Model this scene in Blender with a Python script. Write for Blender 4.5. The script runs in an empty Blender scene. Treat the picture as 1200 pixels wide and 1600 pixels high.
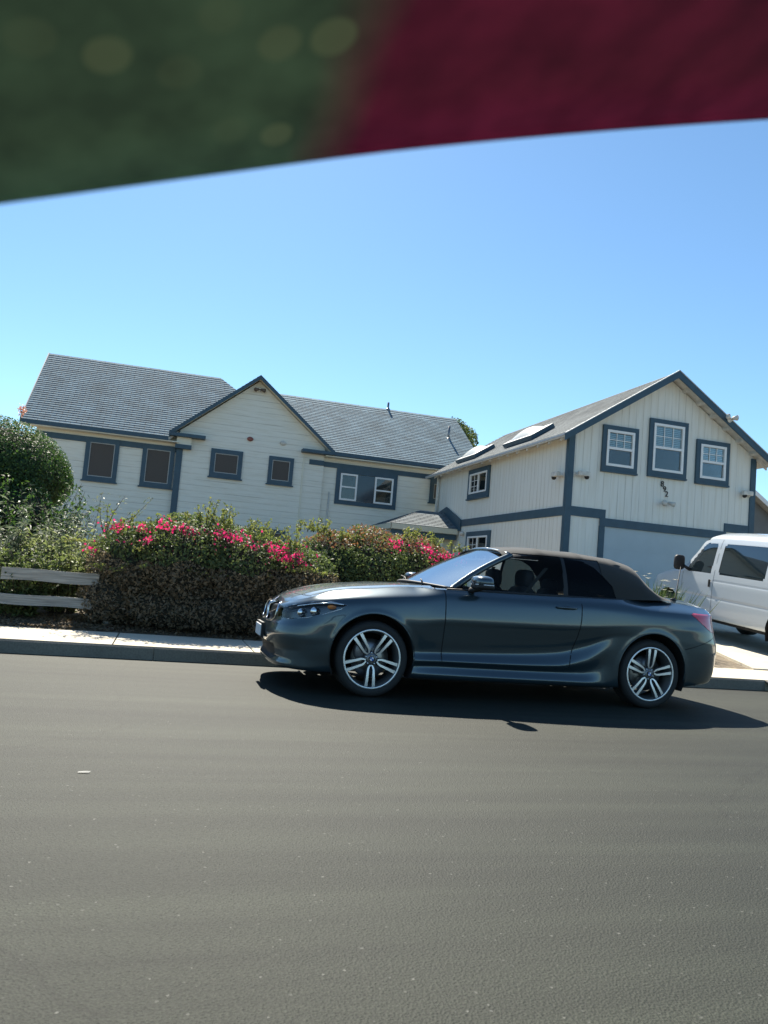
import bpy, bmesh, math, random
import numpy as np
from mathutils import Vector, Matrix
random.seed(7); RNG = np.random.default_rng(11)
PI = math.pi; R = math.radians
S = bpy.context.scene; COL = S.collection

# ------------------------------------------------------------------ camera, light, exposure
yaw, pitch, roll, CAMH = R(15.38), R(4.775), R(4.763), 1.007
fw = Vector((math.sin(yaw)*math.cos(pitch), math.cos(yaw)*math.cos(pitch), math.sin(pitch)))
r0 = Vector((math.cos(yaw), -math.sin(yaw), 0)); u0 = r0.cross(fw)
rr = math.cos(roll)*r0 + math.sin(roll)*u0; uu = -math.sin(roll)*r0 + math.cos(roll)*u0
cam = bpy.data.cameras.new('camera'); camo = bpy.data.objects.new('camera', cam); COL.objects.link(camo)
M = Matrix((rr, uu, -fw)).transposed().to_4x4(); M.translation = (0, 0, CAMH); camo.matrix_world = M
cam.sensor_fit = 'VERTICAL'; cam.sensor_height = 34.6; cam.lens = 1221.03*34.6/1600
cam.clip_start = 0.05; cam.clip_end = 4000
cam.dof.use_dof = True; cam.dof.focus_distance = 9.5; cam.dof.aperture_fstop = 6.5
S.camera = camo

SUN = Vector((0.0, 0.91, 1.0)).normalized()
sl = bpy.data.lights.new('sun', 'SUN'); sl.energy = 5.0; sl.angle = R(0.53); sl.color = (1.0, 0.93, 0.80)
so = bpy.data.objects.new('sun', sl); COL.objects.link(so); so.rotation_euler = SUN.to_track_quat('Z', 'Y').to_euler()
W = bpy.data.worlds.new('World'); S.world = W; W.use_nodes = True
nt = W.node_tree; sky = nt.nodes.new('ShaderNodeTexSky'); sky.sky_type = 'NISHITA'; sky.sun_disc = False
sky.sun_elevation = math.asin(SUN.z); sky.sun_rotation = math.atan2(SUN.x, SUN.y)
sky.air_density = .95; sky.dust_density = 0.3; sky.ozone_density = 2.0; sky.altitude = 900
bg = nt.nodes['Background']; bg.inputs[1].default_value = 0.085
tn = nt.nodes.new('ShaderNodeMixRGB'); tn.blend_type = 'MULTIPLY'; tn.inputs[0].default_value = 1; tn.inputs[2].default_value = (.80, 1.0, 1.03, 1)
nt.links.new(sky.outputs[0], tn.inputs[1]); nt.links.new(tn.outputs[0], bg.inputs[0])
S.view_settings.view_transform = 'Standard'; S.view_settings.look = 'None'
S.view_settings.exposure = 1.05; S.view_settings.gamma = 1.0
S.render.engine = 'CYCLES'; S.cycles.max_bounces = 8; S.cycles.transparent_max_bounces = 16

# ------------------------------------------------------------------ materials
MAT = {}
def mat(name, col, rough=0.6, metal=0.0, **k):
    if name in MAT: return MAT[name]
    m = bpy.data.materials.new(name); m.use_nodes = True; MAT[name] = m
    n = m.node_tree; b = n.nodes['Principled BSDF']
    b.inputs['Base Color'].default_value = (*col, 1); b.inputs['Roughness'].default_value = rough
    b.inputs['Metallic'].default_value = metal
    for a, v in k.get('inp', {}).items(): b.inputs[a].default_value = v
    if 'var' in k or 'bump' in k:
        tc = n.nodes.new('ShaderNodeTexCoord')
        mp = n.nodes.new('ShaderNodeMapping'); n.links.new(tc.outputs['Object'], mp.inputs[0])
        mp.inputs['Scale'].default_value = k.get('stretch', (1, 1, 1))
        ns = n.nodes.new('ShaderNodeTexNoise'); ns.inputs['Scale'].default_value = k.get('scale', 8); ns.inputs['Detail'].default_value = 6
        n.links.new(mp.outputs[0], ns.inputs['Vector'])
        if 'var' in k:
            cr = n.nodes.new('ShaderNodeValToRGB'); v = k['var']
            cr.color_ramp.elements[0].position = .3; cr.color_ramp.elements[1].position = .7
            c2 = k.get('col2', tuple(c*(1-v) for c in col))
            cr.color_ramp.elements[0].color = (*c2, 1); cr.color_ramp.elements[1].color = (*[c*(1+v*.5) for c in col], 1)
            n.links.new(ns.outputs['Fac'], cr.inputs[0]); n.links.new(cr.outputs[0], b.inputs['Base Color'])
        if 'bump' in k:
            bp = n.nodes.new('ShaderNodeBump'); bp.inputs['Strength'].default_value = k['bump']; bp.inputs['Distance'].default_value = k.get('bdist', .01)
            n.links.new(ns.outputs['Fac'], bp.inputs['Height']); n.links.new(bp.outputs[0], b.inputs['Normal'])
    return m
def nd(m, t): return m.node_tree.nodes.new(t)
def lk(m, a, b): m.node_tree.links.new(a, b)

def asphalt():
    m = mat('asphalt', (.06, .06, .055), .72); b = m.node_tree.nodes['Principled BSDF']; b.inputs['Specular IOR Level'].default_value = .27
    tc = nd(m, 'ShaderNodeTexCoord')
    fine = nd(m, 'ShaderNodeTexVoronoi'); fine.inputs['Scale'].default_value = 140
    n2 = nd(m, 'ShaderNodeTexNoise'); n2.inputs['Scale'].default_value = 130; n2.inputs['Detail'].default_value = 5
    big = nd(m, 'ShaderNodeTexNoise'); big.inputs['Scale'].default_value = .5; big.inputs['Detail'].default_value = 5
    mp = nd(m, 'ShaderNodeMapping'); mp.inputs['Scale'].default_value = (.35, 1.6, 1)
    for t in (fine, n2): lk(m, tc.outputs['Object'], t.inputs['Vector'])
    lk(m, tc.outputs['Object'], mp.inputs[0]); lk(m, mp.outputs[0], big.inputs['Vector'])
    r1 = nd(m, 'ShaderNodeValToRGB'); e = r1.color_ramp.elements
    e[0].color = (.015, .0180, .0135, 1); e[1].color = (.028, .0320, .0235, 1); e[0].position = .35; e[1].position = .65
    lk(m, big.outputs['Fac'], r1.inputs[0])
    r2 = nd(m, 'ShaderNodeValToRGB'); e = r2.color_ramp.elements
    e[0].color = (.55, .55, .55, 1); e[1].color = (1.5, 1.5, 1.45, 1); e[0].position = .35; e[1].position = .68
    lk(m, n2.outputs['Fac'], r2.inputs[0])
    mx = nd(m, 'ShaderNodeMixRGB'); mx.blend_type = 'MULTIPLY'; mx.inputs[0].default_value = 1
    lk(m, r1.outputs[0], mx.inputs[1]); lk(m, r2.outputs[0], mx.inputs[2])
    # long faint wheel streaks and a few sealed cracks
    mp3 = nd(m, 'ShaderNodeMapping'); mp3.inputs['Scale'].default_value = (.25, 5, 1); mp3.inputs['Rotation'].default_value = (0, 0, .06)
    sn = nd(m, 'ShaderNodeTexNoise'); sn.inputs['Scale'].default_value = 1.1; sn.inputs['Detail'].default_value = 9; lk(m, tc.outputs['Object'], mp3.inputs[0]); lk(m, mp3.outputs[0], sn.inputs['Vector'])
    rs = nd(m, 'ShaderNodeValToRGB'); e = rs.color_ramp.elements; e[0].position = .3; e[0].color = (.72, .72, .72, 1); e[1].position = .7; e[1].color = (1.25, 1.25, 1.22, 1); lk(m, sn.outputs['Fac'], rs.inputs[0])
    mxs = nd(m, 'ShaderNodeMixRGB'); mxs.blend_type = 'MULTIPLY'; mxs.inputs[0].default_value = 1; lk(m, mx.outputs[0], mxs.inputs[1]); lk(m, rs.outputs[0], mxs.inputs[2]); mx = mxs
    wp = nd(m, 'ShaderNodeTexNoise'); wp.inputs['Scale'].default_value = 1.7; wp.inputs['Detail'].default_value = 6; lk(m, tc.outputs['Object'], wp.inputs['Vector'])
    wm = nd(m, 'ShaderNodeMixRGB'); wm.inputs[0].default_value = .35; lk(m, tc.outputs['Object'], wm.inputs[1]); lk(m, wp.outputs['Color'], wm.inputs[2])
    vc = nd(m, 'ShaderNodeTexVoronoi'); vc.feature = 'DISTANCE_TO_EDGE'; vc.inputs['Scale'].default_value = .55; lk(m, wm.outputs[0], vc.inputs['Vector'])
    rc = nd(m, 'ShaderNodeValToRGB'); e = rc.color_ramp.elements; e[0].position = .0; e[0].color = (.55, .55, .55, 1); e[1].position = .006; e[1].color = (1, 1, 1, 1); lk(m, vc.outputs['Distance'], rc.inputs[0])
    mxc = nd(m, 'ShaderNodeMixRGB'); mxc.blend_type = 'MULTIPLY'; mxc.inputs[0].default_value = .6; lk(m, mx.outputs[0], mxc.inputs[1]); lk(m, rc.outputs[0], mxc.inputs[2]); mx = mxc
    # pale stone specks
    wn = nd(m, 'ShaderNodeTexWhiteNoise'); lk(m, fine.outputs['Color'], wn.inputs['Vector'])
    r3 = nd(m, 'ShaderNodeValToRGB'); e = r3.color_ramp.elements; e[0].position = .998; e[1].position = 1.0
    e[0].color = (0, 0, 0, 1); e[1].color = (1, 1, 1, 1); lk(m, wn.outputs['Value'], r3.inputs[0])
    mx2 = nd(m, 'ShaderNodeMixRGB'); lk(m, r3.outputs[0], mx2.inputs[0]); lk(m, mx.outputs[0], mx2.inputs[1]); mx2.inputs[2].default_value = (.12, .12, .105, 1)
    lk(m, mx2.outputs[0], b.inputs['Base Color'])
    bp = nd(m, 'ShaderNodeBump'); bp.inputs['Strength'].default_value = .6; bp.inputs['Distance'].default_value = .004
    lk(m, n2.outputs['Fac'], bp.inputs['Height']); 
    bp2 = nd(m, 'ShaderNodeBump'); bp2.inputs['Strength'].default_value = .5; bp2.inputs['Distance'].default_value = .004
    lk(m, fine.outputs['Distance'], bp2.inputs['Height']); lk(m, bp.outputs[0], bp2.inputs['Normal']); lk(m, bp2.outputs[0], b.inputs['Normal'])
    return m
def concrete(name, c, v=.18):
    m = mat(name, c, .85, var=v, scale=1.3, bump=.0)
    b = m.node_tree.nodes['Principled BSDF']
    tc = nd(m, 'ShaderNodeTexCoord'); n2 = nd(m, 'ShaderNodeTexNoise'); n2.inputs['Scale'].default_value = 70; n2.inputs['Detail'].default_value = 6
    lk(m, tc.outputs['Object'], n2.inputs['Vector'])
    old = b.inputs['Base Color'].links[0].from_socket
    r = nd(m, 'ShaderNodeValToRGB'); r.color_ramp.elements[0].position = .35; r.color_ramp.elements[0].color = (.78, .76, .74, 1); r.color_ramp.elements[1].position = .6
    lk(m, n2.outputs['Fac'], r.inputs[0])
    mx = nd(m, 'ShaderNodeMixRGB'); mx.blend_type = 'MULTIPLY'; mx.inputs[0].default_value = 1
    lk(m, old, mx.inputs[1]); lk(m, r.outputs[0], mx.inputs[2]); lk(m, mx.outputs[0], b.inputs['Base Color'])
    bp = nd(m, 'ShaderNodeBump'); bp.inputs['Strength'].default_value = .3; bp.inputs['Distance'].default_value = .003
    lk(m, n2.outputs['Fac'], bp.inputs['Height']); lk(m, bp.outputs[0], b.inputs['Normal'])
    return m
def siding(name, c, mode):
    """painted boards: 'lap' = horizontal clapboard, 'groove' = vertical grooved panel"""
    m = mat(name, c, .6); b = m.node_tree.nodes['Principled BSDF']
    tc = nd(m, 'ShaderNodeTexCoord'); sp = nd(m, 'ShaderNodeSeparateXYZ'); lk(m, tc.outputs['Object'], sp.inputs[0])
    def mt(op, a, bb=None, v=None):
        n = nd(m, 'ShaderNodeMath'); n.operation = op
        if hasattr(a, 'links'): lk(m, a, n.inputs[0])
        else: n.inputs[0].default_value = a
        if bb is not None:
            if hasattr(bb, 'links'): lk(m, bb, n.inputs[1])
            else: n.inputs[1].default_value = bb
        return n.outputs[0]
    if mode == 'lap':
        co = mt('MULTIPLY', sp.outputs['Z'], 1/.20); pw = (1.4, 1.4, 14)
    else:
        co = mt('MULTIPLY', mt('ADD', sp.outputs['X'], sp.outputs['Y']), 1/.203); pw = (2, 2, .25)
    fr = mt('FRACT', co)
    # groove mask near fract 0
    g = mt('LESS_THAN', fr, .075 if mode == 'groove' else .10)
    ns = nd(m, 'ShaderNodeTexNoise'); ns.inputs['Scale'].default_value = 1.6; ns.inputs['Detail'].default_value = 5
    mp = nd(m, 'ShaderNodeMapping'); mp.inputs['Scale'].default_value = (1, 1, .35) if mode == 'groove' else (.5, .5, 3)
    lk(m, tc.outputs['Object'], mp.inputs[0]); lk(m, mp.outputs[0], ns.inputs['Vector'])
    st = nd(m, 'ShaderNodeTexNoise'); st.inputs['Scale'].default_value = 3.0; st.inputs['Detail'].default_value = 8
    mp2 = nd(m, 'ShaderNodeMapping'); mp2.inputs['Scale'].default_value = (4, 4, .3) if mode == 'groove' else (.7, .7, 7)
    lk(m, tc.outputs['Object'], mp2.inputs[0]); lk(m, mp2.outputs[0], st.inputs['Vector'])
    r = nd(m, 'ShaderNodeValToRGB'); r.color_ramp.elements[0].position = .34; r.color_ramp.elements[1].position = .55
    r.color_ramp.elements[0].color = (.91, .89, .85, 1); r.color_ramp.elements[1].color = (1, 1, 1, 1); lk(m, st.outputs['Fac'], r.inputs[0])
    mx = nd(m, 'ShaderNodeMixRGB'); mx.blend_type = 'MULTIPLY'; mx.inputs[0].default_value = .75; mx.inputs[1].default_value = (*c, 1); lk(m, r.outputs[0], mx.inputs[2])
    # patchy dirt in grooves; lap lines are shade put into the colour
    rn = nd(m, 'ShaderNodeValToRGB'); rn.color_ramp.elements[0].position = .42; rn.color_ramp.elements[1].position = .62; lk(m, ns.outputs['Fac'], rn.inputs[0])
    amt = mt('MULTIPLY', g, mt('ADD', mt('MULTIPLY', rn.outputs[0], .34), .02))
    mx2 = nd(m, 'ShaderNodeMixRGB'); lk(m, amt, mx2.inputs[0]); lk(m, mx.outputs[0], mx2.inputs[1]); mx2.inputs[2].default_value = (.16, .14, .11, 1)
    lk(m, mx2.outputs[0], b.inputs['Base Color'])
    bp = nd(m, 'ShaderNodeBump'); bp.inputs['Strength'].default_value = 1; bp.inputs['Distance'].default_value = .008 if mode == 'groove' else .004
    h = mt('SUBTRACT', 1, g) if mode == 'groove' else mt('SUBTRACT', 1, fr)
    lk(m, h, bp.inputs['Height']); lk(m, bp.outputs[0], b.inputs['Normal'])
    return m
def shingle(name, c1, c2):
    m = mat(name, c1, .9); b = m.node_tree.nodes['Principled BSDF']
    uv = nd(m, 'ShaderNodeUVMap'); uv.uv_map = 'UVMap'
    br = nd(m, 'ShaderNodeTexBrick'); br.inputs['Scale'].default_value = 1; br.inputs['Brick Width'].default_value = .33; br.inputs['Row Height'].default_value = .16
    br.inputs['Mortar Size'].default_value = .010; br.inputs['Color1'].default_value = (*c1, 1); br.inputs['Color2'].default_value = (*c2, 1); br.inputs['Mortar'].default_value = (.05, .065, .075, 1)
    br.inputs['Bias'].default_value = .1; br.offset = .5
    lk(m, uv.outputs[0], br.inputs['Vector'])
    ns = nd(m, 'ShaderNodeTexNoise'); ns.inputs['Scale'].default_value = 1.2; ns.inputs['Detail'].default_value = 8; lk(m, uv.outputs[0], ns.inputs['Vector'])
    r = nd(m, 'ShaderNodeValToRGB'); r.color_ramp.elements[0].position = .3; r.color_ramp.elements[0].color = (.75, .75, .75, 1); r.color_ramp.elements[1].position = .7; r.color_ramp.elements[1].color = (1.25, 1.25, 1.25, 1)
    lk(m, ns.outputs['Fac'], r.inputs[0])
    mx = nd(m, 'ShaderNodeMixRGB'); mx.blend_type = 'MULTIPLY'; mx.inputs[0].default_value = 1; lk(m, br.outputs[0], mx.inputs[1]); lk(m, r.outputs[0], mx.inputs[2])
    lk(m, mx.outputs[0], b.inputs['Base Color'])
    g = nd(m, 'ShaderNodeTexNoise'); g.inputs['Scale'].default_value = 60; g.inputs['Detail'].default_value = 3; lk(m, uv.outputs[0], g.inputs['Vector'])
    bp = nd(m, 'ShaderNodeBump'); bp.inputs['Strength'].default_value = .6; bp.inputs['Distance'].default_value = .01; lk(m, g.outputs['Fac'], bp.inputs['Height']); lk(m, bp.outputs[0], b.inputs['Normal'])
    return m
def leafmat(name, c1, c2, trans=.35, rough=.6):
    m = mat(name, c1, rough); n = m.node_tree; b = n.nodes['Principled BSDF']
    at = nd(m, 'ShaderNodeAttribute'); at.attribute_name = 'rnd'
    r = nd(m, 'ShaderNodeValToRGB'); r.color_ramp.elements[0].color = (*c1, 1); r.color_ramp.elements[1].color = (*c2, 1); lk(m, at.outputs['Fac'], r.inputs[0])
    lk(m, r.outputs[0], b.inputs['Base Color'])
    tr = nd(m, 'ShaderNodeBsdfTranslucent'); mx = nd(m, 'ShaderNodeMixShader'); mx.inputs[0].default_value = trans
    hs = nd(m, 'ShaderNodeHueSaturation'); hs.inputs['Saturation'].default_value = 1.1; hs.inputs['Value'].default_value = 1.9; lk(m, r.outputs[0], hs.inputs['Color']); lk(m, hs.outputs[0], tr.inputs['Color'])
    lk(m, b.outputs[0], mx.inputs[1]); lk(m, tr.outputs[0], mx.inputs[2]); lk(m, mx.outputs[0], n.nodes['Material Output'].inputs['Surface'])
    return m
def glass(name, tint, ior=1.5, refl=1.0):
    m = mat(name, tint, .02); n = m.node_tree; n.nodes.remove(n.nodes['Principled BSDF'])
    t = nd(m, 'ShaderNodeBsdfTransparent'); t.inputs[0].default_value = (*tint, 1)
    g = nd(m, 'ShaderNodeBsdfGlossy'); g.inputs['Roughness'].default_value = .01; g.inputs['Color'].default_value = (refl, refl, refl, 1)
    f = nd(m, 'ShaderNodeFresnel'); f.inputs[0].default_value = ior
    mx = nd(m, 'ShaderNodeMixShader'); lk(m, f.outputs[0], mx.inputs[0]); lk(m, t.outputs[0], mx.inputs[1]); lk(m, g.outputs[0], mx.inputs[2])
    lk(m, mx.outputs[0], n.nodes['Material Output'].inputs['Surface'])
    return m

ASPH = asphalt(); WALK = concrete('sidewalk concrete', (.70, .62, .48)); CURBM = concrete('curb concrete', (.20, .18, .145)); DRIVE = concrete('driveway concrete', (.66, .60, .48))  # curb tone darkened to stand in for shade on its face
DIRT = mat('dirt', (.22, .175, .12), .95, var=.5, scale=14, bump=1, bdist=.03)
LAP = siding('cream lap siding', (.78, .765, .67), 'lap'); GRV = siding('cream grooved siding', (.76, .75, .68), 'groove')
CREAM = mat('cream paint', (.78, .75, .62), .6, var=.08, scale=3)
BLUE = mat('slate blue trim paint', (.035, .078, .112), .5, var=.15, scale=5)
WHITE = mat('white vinyl', (.80, .80, .78), .4)
RAFT = mat('rafter paint', (.62, .60, .54), .6, var=.2, scale=9)
SHG = shingle('grey blue shingles', (.155, .25, .30), (.095, .17, .215)); SHG2 = shingle('weathered grey shingles', (.235, .262, .27), (.175, .20, .21))
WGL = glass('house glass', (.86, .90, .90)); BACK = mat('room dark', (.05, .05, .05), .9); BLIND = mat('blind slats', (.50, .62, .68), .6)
SCREEN = mat('insect screen', (.075, .062, .052), .6, var=.2, scale=60)
GDOOR = mat('garage door paint', (.40, .47, .50), .45, var=.06, scale=2)
DARKP = mat('black plastic', (.012, .012, .013), .6); RUB = mat('tyre rubber', (.018, .018, .018), .75, bump=.2, scale=40)
STEEL = mat('machined alloy', (.80, .80, .80), .38, .85); GUN = mat('grey alloy', (.22, .225, .23), .4, .7); CHR = mat('chrome', (.75, .75, .76), .08, 1.0)
DISC = mat('brake disc', (.35, .34, .33), .35, 1.0)

# ------------------------------------------------------------------ mesh helpers
def link(o, parent=None):
    COL.objects.link(o)
    if parent is not None: o.parent = parent
    return o
def tag(o, label=None, cat=None, group=None, kind=None):
    if label: o['label'] = label
    if cat: o['category'] = cat
    if group: o['group'] = group
    if kind: o['kind'] = kind
    return o
def empty(name, loc=(0, 0, 0), rz=0, **k):
    o = bpy.data.objects.new(name, None); link(o); o.location = loc; o.rotation_euler = (0, 0, rz); o.empty_display_size = .2
    return tag(o, **k)
class MB:
    def __init__(s, T=None): s.v = []; s.f = []; s.m = []; s.T = T; s.sm = []; s.rng = []
    def add(s, vs, fs, mi=0, smooth=False):
        b = len(s.v)
        s.v += [tuple(s.T(*p)) if s.T else tuple(p) for p in vs]
        c0 = len(s.f); s.rng.append((b, b+len(vs), c0, c0+len(fs)))
        s.f += [tuple(i+b for i in f) for f in fs]; s.m += [mi]*len(fs); s.sm += [smooth]*len(fs)
    def box(s, x0, y0, z0, x1, y1, z1, mi=0):
        s.add([(x0, y0, z0), (x1, y0, z0), (x1, y1, z0), (x0, y1, z0), (x0, y0, z1), (x1, y0, z1), (x1, y1, z1), (x0, y1, z1)],
              [(0, 3, 2, 1), (4, 5, 6, 7), (0, 1, 5, 4), (1, 2, 6, 5), (2, 3, 7, 6), (3, 0, 4, 7)], mi)
    def prism(s, poly, d, mi=0):
        """poly = list of 3d points, d = extrusion vector"""
        n = len(poly); q = [tuple(a+b for a, b in zip(p, d)) for p in poly]
        s.add(list(poly)+q, [tuple(range(n))[::-1], tuple(range(n, 2*n))]+[(i, (i+1) % n, n+(i+1) % n, n+i) for i in range(n)], mi)
    def tube(s, pts, r, n=8, mi=0, caps=True):
        pts = [Vector(p) for p in pts]; rs = r if isinstance(r, (list, tuple)) else [r]*len(pts)
        vs = []; prev = None
        for i, p in enumerate(pts):
            d = (pts[min(i+1, len(pts)-1)]-pts[max(i-1, 0)]).normalized()
            a = Vector((0, 0, 1)) if abs(d.z) < .9 else Vector((1, 0, 0))
            if prev is not None: a = prev
            x = (a - d*a.dot(d)).normalized(); prev = x; y = d.cross(x)
            vs += [p+(x*math.cos(2*PI*k/n)+y*math.sin(2*PI*k/n))*rs[i] for k in range(n)]
        fs = [(i*n+k, i*n+(k+1) % n, (i+1)*n+(k+1) % n, (i+1)*n+k) for i in range(len(pts)-1) for k in range(n)]
        if caps: fs += [tuple(range(n))[::-1], tuple(range((len(pts)-1)*n, len(pts)*n))]
        s.add(vs, fs, mi, True)
    def ball(s, c, r, n=12, mi=0, sq=1.0):
        rx, ry, rz = (r, r, r) if not hasattr(r, '__len__') else r
        vs = []; fs = []
        def pw(a): return math.copysign(abs(a)**sq, a)
        for i in range(n+1):
            t = PI*i/n
            for k in range(2*n):
                a = PI*k/n; vs.append((c[0]+rx*pw(math.sin(t))*pw(math.cos(a)), c[1]+ry*pw(math.sin(t))*pw(math.sin(a)), c[2]+rz*pw(math.cos(t))))
        for i in range(n):
            for k in range(2*n): fs.append((i*2*n+k, (i+1)*2*n+k, (i+1)*2*n+(k+1) % (2*n), i*2*n+(k+1) % (2*n)))
        s.add(vs, fs, mi, True)
    def lathe(s, prof, c=(0, 0, 0), n=48, mi=0, smooth=True):
        """profile of (radius, y) spun about the Y axis"""
        vs = []; m = len(prof)
        for k in range(n):
            a = 2*PI*k/n; vs += [(c[0]+r*math.cos(a), c[1]+y, c[2]+r*math.sin(a)) for r, y in prof]
        fs = [(k*m+i, k*m+i+1, ((k+1) % n)*m+i+1, ((k+1) % n)*m+i) for k in range(n) for i in range(m-1)]
        s.add(vs, fs, mi, smooth)
    def pieces(s, name, mats, parent=None, **k):
        out = []
        for a, b, c, d in s.rng:
            q = MB(); q.v = s.v[a:b]; q.f = [tuple(i-a for i in f) for f in s.f[c:d]]; q.m = s.m[c:d]; q.sm = s.sm[c:d]; out.append(q.build(name, mats, parent, **k))
        return out
    def build(s, name, mats, parent=None, bevel=0, **k):
        me = bpy.data.meshes.new(name); me.from_pydata(s.v, [], s.f)
        for m in (mats if isinstance(mats, (list, tuple)) else [mats]): me.materials.append(m)
        me.polygons.foreach_set('material_index', s.m); me.polygons.foreach_set('use_smooth', s.sm); me.update()
        bm = bmesh.new(); bm.from_mesh(me); bmesh.ops.recalc_face_normals(bm, faces=bm.faces)
        bm.to_mesh(me); bm.free()
        o = link(bpy.data.objects.new(name, me), parent)
        if bevel:
            md = o.modifiers.new('bevel', 'BEVEL'); md.width = bevel; md.segments = 2; md.limit_method = 'ANGLE'
        return tag(o, **k)

# ------------------------------------------------------------------ ground
def sheet(name, pts, m, **k):
    me = bpy.data.meshes.new(name); me.from_pydata(pts, [], [tuple(range(len(pts)))]); me.materials.append(m)
    return tag(link(bpy.data.objects.new(name, me)), kind='structure', **k)
CY = 8.17; KZ = .13; SB = 9.48
sheet('ground', [(-1500, -1500, -.02), (1500, -1500, -.02), (1500, 1500, -.02), (-1500, 1500, -.02)], DIRT)
sheet('road', [(-300, -8, 0), (300, -8, 0), (300, CY+.02, 0), (-300, CY+.02, 0)], ASPH)
mb = MB(); xs = -60.0
while xs < 60:                                     # kerb in cast lengths with tight joints
    x2 = xs+3.0
    if not (6.9 < xs+1.5 < 12):
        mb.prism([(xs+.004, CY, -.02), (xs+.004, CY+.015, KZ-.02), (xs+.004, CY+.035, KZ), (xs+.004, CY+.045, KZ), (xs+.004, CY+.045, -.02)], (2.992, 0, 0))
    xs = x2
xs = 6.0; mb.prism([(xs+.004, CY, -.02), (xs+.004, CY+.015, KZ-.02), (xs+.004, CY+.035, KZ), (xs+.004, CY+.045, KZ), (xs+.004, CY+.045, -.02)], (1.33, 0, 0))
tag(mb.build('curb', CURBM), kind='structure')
mb = MB(); xs = -60.6
while xs < 60:
    mb.box(xs+.006, CY+.048, -.02, xs+1.394, SB, KZ); xs += 1.4
tag(mb.build('sidewalk', WALK, bevel=.006), kind='structure')
def gz(y): return KZ+.068*max(0, min(y, 17)-SB)
mb = MB(); ny = 40; nx = 60; vs = []
for j in range(ny+1):
    y = SB+.004+(j/ny)**1.4*60
    for i in range(nx+1):
        x = -60+120*i/nx; bump = .0 if j == 0 else (.03*math.sin(x*1.7+y)*math.sin(y*2.1))
        vs.append((x, y, gz(y)-.02+bump*(1 if x < 8 else 0)))
mb.add(vs, [(j*(nx+1)+i, j*(nx+1)+i+1, (j+1)*(nx+1)+i+1, (j+1)*(nx+1)+i) for j in range(ny) for i in range(nx)], 0, True)
tag(mb.build('yard_ground', DIRT), kind='structure')
# driveway slabs with joints, flared at the walk
mb = MB()
def dslab(x0a, x0b, x1, ya, yb):
    mb.prism([(x0a, ya+.006, gz(ya)-.1), (x1, ya+.006, gz(ya)-.1), (x1, yb-.006, gz(yb)-.1), (x0b, yb-.006, gz(yb)-.1)], (0, 0, .12))
dslab(8.29, 8.9, 15.5, SB, 11.1)
for a in range(5): dslab(8.9, 8.9, 15.5, 11.1+a*1.2, 11.1+(a+1)*1.2)
tag(mb.build('driveway', DRIVE), kind='structure')
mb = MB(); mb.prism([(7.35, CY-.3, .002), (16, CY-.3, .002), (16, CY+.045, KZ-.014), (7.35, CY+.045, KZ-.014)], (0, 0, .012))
tag(mb.build('driveway_apron', CURBM), kind='structure')

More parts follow.
